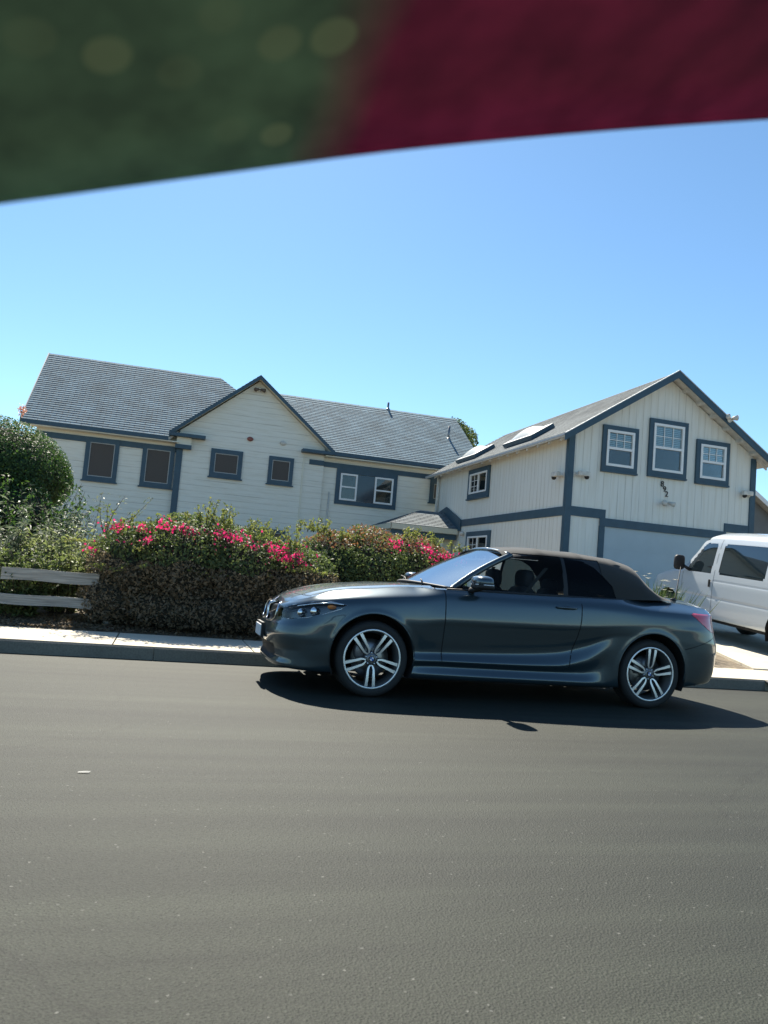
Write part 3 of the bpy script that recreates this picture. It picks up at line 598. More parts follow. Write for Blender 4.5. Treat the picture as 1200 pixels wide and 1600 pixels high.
c = np.stack([RNG.uniform(-.8, 1.9, 110), RNG.uniform(9.45, 9.8, 110), RNG.normal(1.26, .10, 110)], -1); leafmesh('scattered_flowers', c, RNG.normal(0, 1, (110, 3)), .03, PINK, B1, aspect=.9, kind='stuff')
B2 = empty('bougainvillea_bush', label='green bougainvillea bush with reddish tips behind the car hood, up to the windshield', cat='bush', group='flowering bushes behind the sidewalk')
bl = [(2.35, 11.2, .92, .62, .78, .76), (2.9, 11.2, 1.0, .7, .85, .76), (3.5, 11.25, 1.0, .65, .85, .74), (3.95, 11.2, .84, .42, .75, .72), (3.2, 11.2, .5, 1.2, .7, .5)]
core(B2, bl, .78)
c, n = blobs(bl, 75000, .62, .15, gz(10)+.02, 2.9); u = RNG.uniform(0, 1, len(c)); hi = (c[:, 2] > 1.42+.1*wob(c, 6)) & (u < .6)
leafmesh('leaves', c[~hi], n[~hi], .045, LG, B2, jit=.8); leafmesh('tip_leaves', c[hi], n[hi], .045, RED, B2, jit=.8)
tops = [(x, 10.9+random.uniform(-.2, .4), 1.5+.08*math.sin(x*4)) for x in np.linspace(1.9, 4.1, 25)]
shoots(tops, 60, 30, .22, BARK, LG2, B2, .04)
fl = [(x, 10.45+random.uniform(-.06, .06), z) for x, z in ((3.05, 1.50), (3.10, 1.46), (3.45, 1.50), (3.52, 1.47), (3.62, 1.44), (3.72, 1.40), (3.80, 1.38), (3.88, 1.40), (3.95, 1.36), (4.02, 1.32), (4.08, 1.36), (3.66, 1.30))]
c, n = clusters(fl, 24, .042); leafmesh('flowers', c, n, .032, PINK, B2, aspect=.9, kind='stuff')
# dry leaves under the bushes
c = np.stack([RNG.uniform(-2.4, 2.2, 5000), RNG.uniform(SB+.03, 10.6, 5000), np.full(5000, .0)], -1); c[:, 2] = KZ+.068*(c[:, 1]-SB)+.005
tag(leafmesh('leaf_litter', c, np.tile((0, 0, 1), (5000, 1)), .05, BRN, jit=.4), kind='stuff')
# clipped round tree at the left edge
TR = empty('round_tree', label='large clipped round evergreen with dark hollow underside at the left edge', cat='tree')
bl = [(-3.35, 14.2, 2.25, 1.75, 1.5, .95), (-2.6, 14.1, 2.15, 1.0, 1.2, .75), (-4.3, 14.3, 2.3, 1.4, 1.4, .9)]
mb = MB(); mb.tube([(-3.3, 14.2, .3), (-3.2, 14.2, 1.2), (-3.3, 14.2, 2.0)], [.14, .11, .08], 10)
for a in range(7): mb.tube([(-3.25, 14.2, 1.2+.08*a), (-3.3+1.1*math.cos(a*.9), 14.2+.9*math.sin(a*.9), 2.1)], [.05, .02], 6)
mb.build('trunk', BARK, TR); core(TR, bl, .82)
c, n = blobs(bl, 110000, .78, .05, 1.75, 3.0); leafmesh('crown', c, n, .042, LD, TR, jit=.5)
tops = [(x, 13.4+random.uniform(-.3, .5), 2.95-.18*(x+3.3)**2) for x in np.linspace(-4.2, -2.1, 20)]
shoots(tops, 26, 20, .22, BARK, LG, TR, .04)
# flower stalk over it
FS = empty('flower_stalk', label='tall thin plant stalk with a pinkish flower head rising behind the round tree', cat='plant')
mb = MB(); mb.tube([(-2.83, 15.5, 2.2), (-2.80, 15.5, 3.1), (-2.78, 15.5, 3.50)], [.016, .012, .008], 6); mb.build('stem', mat('stalk', (.12, .13, .06), .7), FS)
c = RNG.normal(0, 1, (60, 3))*np.array([.03, .03, .06])+np.array([-2.78, 15.5, 3.52]); leafmesh('flower_head', c, RNG.normal(0, 1, (60, 3)), .06, leafmat('salmon petal', (.45, .20, .14), (.6, .35, .25)), FS)
# silvery and mixed shrubs behind the rail fence
def silver(x, y, h, r, n, lab, seed, m, size=.09, asp=.22):
    random.seed(seed); root = empty('silvery_shrub', label=lab, cat='shrub', group='loose shrubs left of the bougainvillea')
    st = MB(); cs = []; ns = []
    for i in range(n):
        a = random.uniform(0, 2*PI); p = Vector((x+r*.3*math.cos(a), y+r*.3*math.sin(a), gz(y)-.03)); d = Vector((math.cos(a)*.45*random.random(), math.sin(a)*.45*random.random(), 1)).normalized(); L = h*random.uniform(.55, 1.05); pts = [p]
        for k in range(7): d = (d+Vector((random.uniform(-.12, .12)+math.cos(a)*.04, random.uniform(-.12, .12), 0))).normalized(); pts.append(pts[-1]+d*L/7)
        st.tube(pts, [.008*(1-.1*j) for j in range(8)], 4)
        for k in range(80):
            j = random.uniform(.6, 6.99); q = pts[int(j)].lerp(pts[int(j)+1], j % 1); cs.append(tuple(q+Vector((random.gauss(0, .04), random.gauss(0, .04), random.gauss(0, .03))))); ns.append((random.gauss(0, .8), random.gauss(0, .8), 1))
    st.build('stems', BARK, root); leafmesh('leaves', cs, ns, size, m, root, aspect=asp, jit=.4)
silver(-2.3, 10.9, 1.35, .5, 60, 'pale silvery shrub with long narrow leaves above the rail fence, at the left edge', 1, LSIL, .11, .16)
silver(-1.75, 11.4, 1.45, .5, 55, 'grey green shrub between the edge shrub and the bare twiggy one', 2, LSIL)
silver(-1.2, 10.9, 1.15, .45, 75, 'pale leafy shrub touching the left end of the pink flowered bush', 3, leafmat('pale green leaf', (.11, .14, .05), (.24, .27, .12)), .07, .4)
silver(-1.25, 12.6, 1.75, .45, 26, 'sparse twiggy shrub standing up against the cream wall', 4, LSIL, .06, .3)
silver(-2.0, 12.4, 1.75, .8, 70, 'dark leafy shrub under the hollow of the round tree', 5, LD, .07, .4)
silver(-1.65, 10.35, .85, .4, 70, 'low mixed shrub right behind the top rail of the fence', 6, LG, .06, .45)
silver(-3.2, 12.3, 1.75, 1.0, 110, 'dark shrub at the far left beneath the round tree', 8, LD, .08, .4)
random.seed(5)
DK = empty('dark_shrub', label='dark solid shrub mass filling the hollow below the round tree', cat='shrub')
bl = [(-3.3, 13.2, 1.2, 1.2, .8, .95), (-2.3, 13.2, 1.1, .8, .7, .95), (-4.4, 13.3, 1.2, 1.2, .8, 1.0)]
core(DK, bl, .85); c, n = blobs(bl, 40000, .7, .14, .5, 3.0); leafmesh('leaves', c, n, .05, LD, DK, jit=.7)
# two rail fence
FN = empty('rail_fence', label='weathered grey two rail wooden fence ending in the flowering bush', cat='fence')
WOOD = mat('weathered wood', (.34, .33, .30), .85, var=.45, scale=5, stretch=(.6, 1, 9), bump=.6)
for z0, z1 in ((.625, .765), (.34, .46)):
    for xa, xb in ((-4.2, -1.82), (-1.80, -.72)):
        mb = MB(); n = 10; vs = []
        for i in range(n+1):
            x = xa+(xb-xa)*i/n; w_ = .006*math.sin(x*7+z0*9)
            vs += [(x, 10.0+w_, z0+w_), (x, 10.04+w_, z0+w_), (x, 10.04+w_, z1+w_*.7), (x, 10.0+w_, z1+w_*.7)]
        fs = [(i*4+k, i*4+(k+1) % 4, i*4+4+(k+1) % 4, i*4+4+k) for i in range(n) for k in range(4)]+[(0, 1, 2, 3), (n*4, n*4+3, n*4+2, n*4+1)]
        mb.add(vs, fs); mb.build('rail', WOOD, FN)
for x in (-3.6, -.62):
    mb = MB(); mb.box(x, 10.045, .05, x+.10, 10.145, .82); mb.build('post', WOOD, FN, bevel=.008)
# trees behind the roofs
def fartree(x, y, h, r, lab, seed, conical=False, n=9000):
    random.seed(seed); root = empty('far_tree', label=lab, cat='tree', group='tree tops beyond the roofs'); mb = MB(); mb.tube([(x, y, 0), (x+.1, y, h*.6), (x, y, h*.95)], [.25, .16, .04], 8)
    for a in range(8): mb.tube([(x, y, h*(.55+.04*a)), (x+r*.7*math.cos(a*2.4), y+r*.7*math.sin(a*2.4), h*(.72+.03*a))], [.07, .02], 5)
    mb.build('trunk', BARK, root)
    if conical: bl = [(x, y, h*(.55+.1*k), r*(1-.22*k), r*(1-.22*k), h*.09) for k in range(5)]
    else: bl = [(x+random.uniform(-.6, .6)*r, y+random.uniform(-.6, .6)*r, h-r*.5+random.uniform(-.5, .35)*r, r*.42, r*.42, r*.34) for k in range(11)]
    c, n_ = blobs(bl, n, .35, .3, 0, 1.2); leafmesh('crown', c, n_, .19, LG, root)
fartree(14.9, 42, 10.0, 2.2, 'rounded tree top between the house roof and the garage roof', 21)
fartree(16.6, 44, 9.3, 1.1, 'small pointed conifer tip just above the garage roof, right of the rounded tree', 22, True)
fartree(14.0, 45, 10.1, 1.6, 'small tree top touching the end of the house roof', 23)
# planter with daisies between the car and the van
PL = empty('daisy_clump', label='grassy clump with white daisies seen over the convertible trunk', cat='plant')
cs = []; st = MB(); px_, py_ = 7.75, 11.0
for i in range(420):
    a = random.uniform(0, 2*PI); rr_ = random.uniform(0, .55); x = px_+rr_*math.cos(a)*1.1; y = py_+rr_*math.sin(a)*.6; h = random.uniform(.75, 1.22)*(1-.3*abs(x-px_+.2)); z = gz(y)
    d = Vector((random.uniform(-.3, .3), random.uniform(-.3, .3), 1)); p0 = Vector((x, y, z)); w_ = Vector((random.uniform(-1, 1), random.uniform(-1, 1), 0)).normalized()*.012
    p1 = p0+d*h*.6; p2 = p0+d*h+Vector((d.x*.3, d.y*.3, -.03)); st.add([p0-w_, p0+w_, p1+w_, p1-w_, p2], [(0, 1, 2, 3), (3, 2, 4)])
    if i % 9 == 0 and x < px_-.02: cs.append(p2+Vector((0, 0, .04)))
st.build('blades', mat('grass blade', (.16, .22, .05), .5, var=.4, scale=9), PL)
st = MB()
for p in cs:
    for k in range(9): a = k*2*PI/9; st.add([p, p+Vector((math.cos(a-.25)*.035, math.sin(a-.25)*.035, .012)), p+Vector((math.cos(a)*.048, math.sin(a)*.048, .01)), p+Vector((math.cos(a+.25)*.035, math.sin(a+.25)*.035, .012))], [(0, 1, 2, 3)])
st.build('flowers', mat('daisy petals', (.8, .8, .76), .6), PL)

# ------------------------------------------------------------------ smooth body panels
def cspline(x, y, xq):
    """natural cubic spline, y may have many columns"""
    x = np.asarray(x, float); y = np.asarray(y, float); n = len(x); h = np.diff(x)
    A = np.zeros((n, n)); B = np.zeros((n,)+y.shape[1:]); A[0, 0] = A[-1, -1] = 1
    for i in range(1, n-1):
        A[i, i-1] = h[i-1]; A[i, i] = 2*(h[i-1]+h[i]); A[i, i+1] = h[i]; B[i] = 6*((y[i+1]-y[i])/h[i]-(y[i]-y[i-1])/h[i-1])
    m = np.linalg.solve(A, B.reshape(n, -1)).reshape(B.shape)
    i = np.clip(np.searchsorted(x, xq)-1, 0, n-2); e = (1,)*(y.ndim-1)
    hh = h[i].reshape(-1, *e); a = ((x[i+1]-xq)/h[i]).reshape(-1, *e); b = ((xq-x[i])/h[i]).reshape(-1, *e)
    return a*y[i]+b*y[i+1]+((a**3-a)*m[i]+(b**3-b)*m[i+1])*hh*hh/6
def pchip(x, y, xq):
    x = np.asarray(x, float); y = np.asarray(y, float); h = np.diff(x); e = (1,)*(y.ndim-1); H = h.reshape(-1, *e)
    d = np.diff(y, axis=0)/H; m = np.zeros_like(y); m[0] = d[0]; m[-1] = d[-1]
    w1 = 2*H[1:]+H[:-1]; w2 = H[1:]+2*H[:-1]
    with np.errstate(divide='ignore', invalid='ignore'): hm = (w1+w2)/(w1/d[:-1]+w2/d[1:])
    m[1:-1] = np.where(d[:-1]*d[1:] > 0, np.nan_to_num(hm), 0)
    i = np.clip(np.searchsorted(x, xq)-1, 0, len(x)-2); hh = h[i].reshape(-1, *e); t = ((xq-x[i])/h[i]).reshape(-1, *e)
    return (2*t**3-3*t**2+1)*y[i]+(t**3-2*t**2+t)*hh*m[i]+(-2*t**3+3*t**2)*y[i+1]+(t**3-t**2)*hh*m[i+1]
def lin(tab, x): return np.interp(x, [t[0] for t in tab], [t[1] for t in tab])
def inpoly(x, z, poly):
    r = np.zeros(np.shape(x), bool); n = len(poly)
    for i in range(n):
        (x1, z1), (x2, z2) = poly[i], poly[(i+1) % n]
        c = ((z1 > z) != (z2 > z)); r ^= c & (x < (x2-x1)*(z-z1)/((z2-z1)+1e-12)+x1)
    return r
def grid_parts(P, classes, parts, circles=(), flip=False, mirror=True):
    """P: (m,n,3) vertices. classes(cx,cy,cz)->array of part names ('' = left open). appends to parts dict"""
    flip = not flip; m, n, _ = P.shape
    du = np.gradient(P, axis=0); dv = np.gradient(P, axis=1); N = np.cross(du, dv); N /= np.linalg.norm(N, axis=2)[..., None]+1e-12
    if flip: N = -N
    C_ = (P[:-1, :-1]+P[1:, :-1]+P[1:, 1:]+P[:-1, 1:])/4
    lab = classes(C_[..., 0], C_[..., 1], C_[..., 2]); P = P.copy()
    for (cx, cz, r) in circles:
        d = np.hypot(P[..., 0]-cx, P[..., 2]-cz); inside = d < r-1e-6
        dead = inside[:-1, :-1] & inside[1:, :-1] & inside[1:, 1:] & inside[:-1, 1:]; lab = np.where(dead, '', lab)
        k = np.where(inside & (d > r*.8), r/np.maximum(d, .01), 1); 
        P[..., 0] = cx+(P[..., 0]-cx)*k; P[..., 2] = cz+(P[..., 2]-cz)*k
    idx = np.arange(m*n).reshape(m, n); q = np.stack([idx[:-1, :-1], idx[1:, :-1], idx[1:, 1:], idx[:-1, 1:]], -1)
    if flip: q = q[..., ::-1]
    V = P.reshape(-1, 3); NN = N.reshape(-1, 3)
    for name in np.unique(lab):
        if name == '': continue
        f = q[lab == name]; parts.setdefault(name, []).append((V, NN, f))
        if mirror:
            mm = np.array([1, -1, 1]); parts[name].append((V*mm, NN*mm, f[:, ::-1]))
def make_part(name, chunks, m, parent, off=0, split=False, **k):
    if split:
        out = []
        for sgn in (-1, 1):
            ch = [c for c in chunks if np.sign(c[0][c[2].ravel(), 1].mean()) == sgn]
            if ch: out.append(make_part(name, ch, m, parent, off, **k))
        return out
    vs = []; ns = []; fs = []; b = 0
    for V, N, f in chunks:
        u, inv = np.unique(f, return_inverse=True); vs.append(V[u]+N[u]*off); ns.append(N[u]); fs.append(inv.reshape(f.shape)+b); b += len(u)
    vs = np.concatenate(vs); ns = np.concatenate(ns); fs = np.concatenate(fs)
    me = bpy.data.meshes.new(name); me.from_pydata(vs.tolist(), [], fs.tolist()); me.materials.append(m)
    me.polygons.foreach_set('use_smooth', [True]*len(fs)); me.normals_split_custom_set_from_vertices(ns.tolist())
    return tag(link(bpy.data.objects.new(name, me), parent), **k)

# ------------------------------------------------------------------ the convertible
PAINT = mat('mineral grey metallic paint', (.040, .066, .082), .30, .6, inp={'Coat Weight': 1.0, 'Coat Roughness': .03})
b_ = PAINT.node_tree.nodes['Principled BSDF']
FAB = mat('black roof canvas', (.022, .021, .019), .95, bump=.35, scale=160, bdist=.002, inp={'Sheen Weight': .12, 'Sheen Roughness': .6})
CGL = glass('car side glass', (.95, .98, .96), 1.20); WSG = glass('windshield glass', (.38, .44, .44), 16)
LAMP = glass('lamp lens', (.92, .94, .95), 1.35); TAIL = mat('tail lamp red', (.75, .02, .04), .12, inp={'Coat Weight': 1.0})
CX, CYY = 1.766, 7.25
CAR = empty('convertible_car', (CX, CYY, 0), label='dark grey blue convertible with black canvas roof parked at the kerb', cat='car')
ST = [  # plan outline x, y, then (inset, z) of twelve feature lines from underside to shoulder
 (-.845, 0.0, [(.14, .20), (.05, .20), (.03, .235), (.05, .28), (.04, .34), (.012, .40), (.0, .47), (.015, .535), (.045, .575), (.055, .64), (.07, .69), (.11, .712)]),
 (-.825, .32, [(.14, .19), (.05, .19), (.03, .225), (.05, .27), (.04, .33), (.012, .39), (.0, .46), (.015, .53), (.04, .575), (.05, .64), (.07, .695), (.11, .722)]),
 (-.735, .60, [(.16, .18), (.05, .18), (.02, .215), (.03, .27), (.03, .33), (.012, .39), (.0, .46), (.01, .53), (.03, .585), (.045, .655), (.07, .715), (.12, .755)]),
 (-.60, .745, [(.18, .18), (.05, .18), (.02, .215), (.02, .27), (.018, .33), (.01, .39), (.0, .46), (.006, .54), (.02, .60), (.04, .68), (.07, .745), (.12, .79)]),
 (-.36, .832, [(.18, .18), (.06, .18), (.03, .215), (.02, .28), (.01, .34), (.004, .41), (.0, .48), (.0, .57), (.004, .65), (.018, .735), (.045, .785), (.19, .858)]),
 (.0, .872, [(.18, .18), (.06, .18), (.03, .215), (.02, .29), (.01, .36), (.004, .43), (.0, .51), (.0, .60), (.002, .67), (.012, .765), (.035, .825), (.19, .903)]),
 (.35, .878, [(.18, .17), (.06, .175), (.03, .215), (.04, .28), (.016, .328), (.036, .40), (.022, .50), (.006, .60), (.0, .665), (.010, .79), (.03, .858), (.18, .940)]),
 (.62, .882, [(.20, .17), (.055, .175), (.028, .215), (.048, .285), (.012, .334), (.044, .405), (.028, .51), (.010, .625), (.0, .690), (.014, .82), (.03, .885), (.08, .945)]),
 (1.2, .887, [(.20, .17), (.05, .175), (.02, .215), (.048, .285), (.012, .338), (.050, .425), (.034, .53), (.012, .64), (.0, .702), (.014, .845), (.03, .90), (.075, .952)]),
 (1.7, .889, [(.20, .17), (.05, .175), (.02, .215), (.048, .29), (.012, .350), (.050, .462), (.034, .56), (.012, .655), (.0, .712), (.014, .865), (.032, .915), (.075, .962)]),
 (1.98, .890, [(.20, .17), (.05, .175), (.02, .215), (.046, .30), (.016, .405), (.042, .53), (.024, .61), (.008, .68), (.0, .722), (.012, .875), (.034, .925), (.08, .972)]),
 (2.30, .893, [(.20, .17), (.06, .18), (.035, .225), (.024, .38), (.014, .56), (.012, .64), (.006, .68), (.002, .715), (.0, .745), (.008, .865), (.036, .93), (.09, .98)]),
 (2.69, .893, [(.20, .17), (.06, .18), (.04, .23), (.02, .42), (.008, .60), (.003, .665), (.001, .70), (.0, .735), (.0, .77), (.006, .84), (.022, .895), (.20, .990)]),
 (3.06, .872, [(.18, .20), (.06, .21), (.03, .26), (.012, .40), (.003, .56), (.0, .64), (.0, .70), (.0, .74), (.004, .78), (.010, .84), (.030, .892), (.21, .988)]),
 (3.36, .800, [(.14, .23), (.06, .24), (.03, .30), (.01, .42), (.0, .55), (.0, .62), (.006, .68), (.012, .73), (.020, .78), (.035, .845), (.05, .888), (.18, .975)]),
 (3.56, .64, [(.12, .24), (.06, .25), (.03, .31), (.01, .42), (.0, .53), (.002, .60), (.015, .66), (.03, .72), (.045, .78), (.055, .845), (.06, .90), (.11, .952)]),
 (3.645, .33, [(.12, .24), (.06, .25), (.03, .31), (.01, .42), (.0, .52), (.002, .59), (.018, .65), (.035, .71), (.05, .78), (.06, .85), (.065, .905), (.10, .950)]),
 (3.665, 0, [(.12, .24), (.06, .25), (.03, .31), (.01, .42), (.0, .52), (.002, .59), (.018, .65), (.035, .71), (.05, .78), (.06, .85), (.065, .905), (.10, .950)])]
def mirror_st(st):
    a = [(x, -y, t) for x, y, t in st[1:3]][::-1]; b = [(x, -y, t) for x, y, t in st[-3:-1]][::-1]
    return a+st+b
stx = mirror_st(ST); ex = np.array([(s[0], s[1]) for s in stx]); tab = np.array([s[2] for s in stx])
arc = np.concatenate([[0], np.cumsum(np.hypot(*np.diff(ex, axis=0).T))]); t0, t1 = arc[2], arc[-3]
tq = np.linspace(t0, t1, 560); E_ = cspline(arc, ex, tq); dE = (cspline(arc, ex, tq+1e-3)-cspline(arc, ex, tq-1e-3)); dE /= np.linalg.norm(dE, axis=1)[:, None]
nin = np.stack([dE[:, 1], -dE[:, 0]], -1); nin *= np.sign((nin*(np.array([1.4, 0])-E_)).sum(1))[:, None]
TB = pchip(arc, tab, tq)
# rows: dense along the profile
kk = np.concatenate([np.linspace(i, i+1, 10 if i in (5, 6, 7, 8) else 8, endpoint=False) for i in range(11)]+[[11]])
prof = pchip(np.arange(12), TB.transpose(1, 0, 2), kk).transpose(1, 0, 2)       # (cols, rows, 2)
P = np.empty(prof.shape[:2]+(3,)); P[..., 0] = E_[:, None, 0]+nin[:, None, 0]*prof[..., 0]; P[..., 1] = -(E_[:, None, 1]+nin[:, None, 1]*prof[..., 0]); P[..., 2] = prof[..., 1]
WR = [(0.0, .335, .368), (2.69, .335, .366)]
# flared arch lips: push the skin out a little round each opening
for cx, cz, r in WR:
    d = np.hypot(P[..., 0]-cx, P[..., 2]-cz); P[..., 1] -= .005*np.exp(-((d-r)/.028)**2)
HEAD = [(-.80, .60), (-.76, .665), (-.66, .715), (-.52, .752), (-.38, .768), (-.25, .752), (-.30, .715), (-.42, .668), (-.56, .622), (-.70, .592)]
TAILP = [(3.10, .905), (3.34, .905), (3.52, .895), (3.70, .88), (3.70, .76), (3.52, .735), (3.40, .735), (3.30, .78), (3.20, .84)]
def dfx(z): return .612+.0*z
def drx(z): return np.interp(z, [.30, .40, .5, .62, .78, 1.0], [1.815, 1.835, 1.862, 1.895, 1.918, 1.925])
def kidney(x, y, z): return (np.abs((np.abs(y)-.205)/.172)**3+np.abs((z-.635)/.084)**3 < 1) & (x < -.55)
def car_side(x, y, z):
    o = np.full(x.shape, 'body', dtype=object)
    o[(x < -.30) & (z < .60) | (x < -.60) & (z < .60)] = 'front_bumper'
    o[(x > 3.02) & (z < .56+.10*np.clip((x-3.02)/.4, 0, 1))] = 'rear_bumper'
    o[(x > dfx(z)) & (x < drx(z)) & (z > .332)] = 'door'
    o[(z < .29) & (x > .36) & (x < 2.33)] = 'side_skirt'
    o[inpoly(x, z, HEAD) & (np.abs(y) > .36)] = 'headlight'
    o[inpoly(x, z, TAILP) & (np.abs(y) > .30)] = 'taillight'
    o[kidney(x, y, z)] = 'grille'
    o[(x < -.70) & (np.abs(y) < .42) & (z > .24) & (z < .37)] = 'lower_grille'
    return o
parts = {}
grid_parts(P, car_side, parts, WR, flip=True)
# bonnet and boot lid, ruled across from shoulder to shoulder
edge = P[:, -1]
HC = [(-.74, .712), (-.70, .76), (-.62, .80), (-.5, .838), (-.35, .873), (-.2, .905), (0, .935), (.25, .962), (.62, .985)]
DC = [(2.30, 1.02), (2.9, 1.045), (3.2, 1.048), (3.40, 1.040), (3.50, 1.025), (3.565, .955)]
def top_patch(sel, cen, names):
    q = np.linspace(0, 1, 26)**1.3; e = edge[sel]; T_ = np.empty((len(e), len(q), 3)); zc = lin(cen, e[:, 0]); zc = np.maximum(zc, e[:, 2]+.0)
    T_[..., 0] = e[:, 0][:, None]; T_[..., 1] = e[:, 1][:, None]*(1-q)[None]; T_[..., 2] = e[:, 2][:, None]+(zc-e[:, 2])[:, None]*(1-(1-q)**2.1)[None]
    yy = np.abs(T_[..., 1]); 
    if cen is HC: T_[..., 2] += .007*np.exp(-((yy-(.42+.12*(T_[..., 0]+.7)))/.05)**2)*np.clip((T_[..., 0]+.7)/.3, 0, 1)
    grid_parts(T_, names, parts, flip=True)
top_patch(edge[:, 0] < .56, HC, lambda x, y, z: np.where((x > -.615+.25*np.abs(y)**2) & (np.abs(y) < 1), 'hood', 'front_bumper').astype(object))
top_patch(edge[:, 0] > 2.36, DC, lambda x, y, z: np.where(np.abs(y) < 1, 'trunk_lid', '').astype(object))
sel = (edge[:, 0] > .54) & (edge[:, 0] < 2.38); e = edge[sel]; q = np.linspace(0, 1, 6); T_ = np.empty((len(e), 6, 3)); T_[..., 0] = e[:, 0][:, None]; T_[..., 1] = e[:, 1][:, None]+.085*q[None]; T_[..., 2] = e[:, 2][:, None]+.010*np.sin(q*2)[None]
grid_parts(T_, lambda x, y, z: np.where((x > .612) & (x < 1.925), 'door', 'body').astype(object), parts, flip=True)
bodyo = make_part('body', parts['body'], PAINT, CAR)
for n_, m_ in (('front_bumper', PAINT), ('rear_bumper', PAINT), ('hood', PAINT), ('trunk_lid', PAINT), ('grille', None), ('lower_grille', DARKP)):
    if m_: make_part(n_, parts[n_], m_, CAR)
make_part('side_skirt', parts['side_skirt'], PAINT, CAR, split=True); doors = make_part('door', parts['door'], PAINT, CAR, split=True)
GRL = mat('grille slats', (.01, .01, .011), .3); b = GRL.node_tree.nodes['Principled BSDF']
tc = nd(GRL, 'ShaderNodeTexCoord'); wv = nd(GRL, 'ShaderNodeTexWave'); wv.inputs['Scale'].default_value = 22; wv.bands_direction = 'Y'; lk(GRL, tc.outputs['Object'], wv.inputs['Vector'])
rp = nd(GRL, 'ShaderNodeValToRGB'); rp.color_ramp.elements[0].color = (.004, .004, .004, 1); rp.color_ramp.elements[1].color = (.06, .06, .062, 1); rp.color_ramp.elements[0].position = .6; lk(GRL, wv.outputs['Fac'], rp.inputs[0]); lk(GRL, rp.outputs[0], b.inputs['Base Color'])
make_part('grille', parts['grille'], GRL, CAR, off=-.012, split=True)
if 'side_intake' in parts: make_part('side_intake', parts['side_intake'], DARKP, CAR, off=-.01, split=True)
tls = make_part('taillight', parts['taillight'], TAIL, CAR, off=.003, split=True)
LBK = mat('lamp housing', (.14, .15, .15), .22, .8)
for o in make_part('headlight', parts['headlight'], LBK, CAR, off=-.045, split=True): HL = o
hl = [o for o in COL.objects if o.name.startswith('headlight')]
for o in hl:
    sg_ = np.sign(o.data.vertices[0].co.y)
    for ch in parts['headlight']:
        if np.sign(ch[0][ch[2].ravel(), 1].mean()) == sg_: make_part('lens', [ch], LAMP, o, off=.002)
# function giving the skin point at (x, z) on the side
sideP = P.reshape(-1, 3)
def skin(x, z, off=.002, front_=False):
    i = np.argmin((sideP[:, 0]-x)**2+(sideP[:, 2]-z)**2*1.0+ (0 if front_ else 0)); return Vector((x, sideP[i, 1]-off, z))
def seam(name, pts, w, m, parent, sides=(1, -1), off=.0015):
    for sg in sides:
        mb = MB(); vs = []
        for i, (x, z) in enumerate(pts):
            p = skin(x, z, off); a = Vector(pts[min(i+1, len(pts)-1)])-Vector(pts[max(i-1, 0)]); nn = Vector((-a[1], a[0])).normalized()*w/2
            vs += [(p.x+nn[0], p.y*sg, p.z+nn[1]), (p.x-nn[0], p.y*sg, p.z-nn[1])]
        mb.add(vs, [(2*i, 2*i+1, 2*i+3, 2*i+2) for i in range(len(pts)-1)]); mb.build(name, m, parent)
zz = np.linspace(.335, .94, 26)
GAP = mat('panel gap', (.004, .004, .005), .9)
seam('front_shut_line', [(.612, z) for z in zz], .008, GAP, doors[0], (1,)); seam('rear_shut_line', [(float(drx(z)), z) for z in zz], .008, GAP, doors[0], (1,))
seam('fuel_and_bumper_line', [(3.03+.42*t, .565+.10*t+.03*t*t) for t in np.linspace(0, 1, 14)], .005, GAP, bodyo, (1,))
tp = np.array([v for k_ in ('hood', 'front_bumper') for ch in parts[k_] for v in ch[0]]); 
def topz(x, y):
    m_ = tp[tp[:, 2] > .66]; i = np.argmin((m_[:, 0]-x)**2+(m_[:, 1]-y)**2); return m_[i, 2]
mb = MB(); vs = []
for y in np.linspace(-.62, .62, 50): x = -.615+.25*y*y; z = topz(x, y)+.002; vs += [(x-.003, y, z), (x+.004, y, z+.002)]
mb.add(vs, [(2*i, 2*i+1, 2*i+3, 2*i+2) for i in range(49)]); mb.build('bonnet_shut_line', GAP, bodyo)
for sg in (-1, 1):
    mb = MB(); vs = []
    for i in range(40):
        x = -.50+1.04*i/39; j = np.argmin(np.abs(edge[:, 0]-x)+(edge[:, 1] > 0)*9); y = (abs(edge[j, 1])-.035); z = topz(x, -y)+.002; vs += [(x, sg*(y-.003), z), (x, sg*(y+.003), z-.001)]
    mb.add(vs, [(2*i, 2*i+1, 2*i+3, 2*i+2) for i in range(39)]); mb.build('bonnet_side_line', GAP, bodyo)
# wheel wells and underbody
mb = MB()
for cx, cz, r in WR:
    for sg in (-1, 1):
        n = 28; vs = []
        for k in range(n+1):
            a = -.45+(PI+.9)*k/n; vs += [(cx+(r-.0)*math.cos(a), sg*.862, cz+(r)*math.sin(a)), (cx+(r+.004)*math.cos(a), sg*.52, cz+(r+.004)*math.sin(a))]
        mb.add(vs, [(2*k, 2*k+1, 2*k+3, 2*k+2) for k in range(n)]); mb.box(cx-.42, sg*.50-.01, .20, cx+.42, sg*.50+.01, .80)
mb.box(-.62, -.50, .19, 3.45, .50, .30); mb.box(.40, -.80, .165, 2.30, .80, .29); mb.box(-.64, -.48, .20, -.42, .48, .50); mb.box(3.1, -.60, .26, 3.4, .60, .6)
mb.build('underbody', mat('underbody black', (.01, .01, .01), .9), CAR)
# arch lips
for cx, cz, r in WR:
    for sg in (1, -1):
        pts = []
        for k in range(41):
            a = -.20+(PI+.40)*k/40; x = cx+(r-.002)*math.cos(a); z = cz+(r-.002)*math.sin(a)
            if z > .21: p = skin(x, z, -.006); pts.append((x, p.y*sg, z))
        mb = MB(); mb.tube(pts, .007, 6); mb.build('arch_lip', PAINT, bodyo)
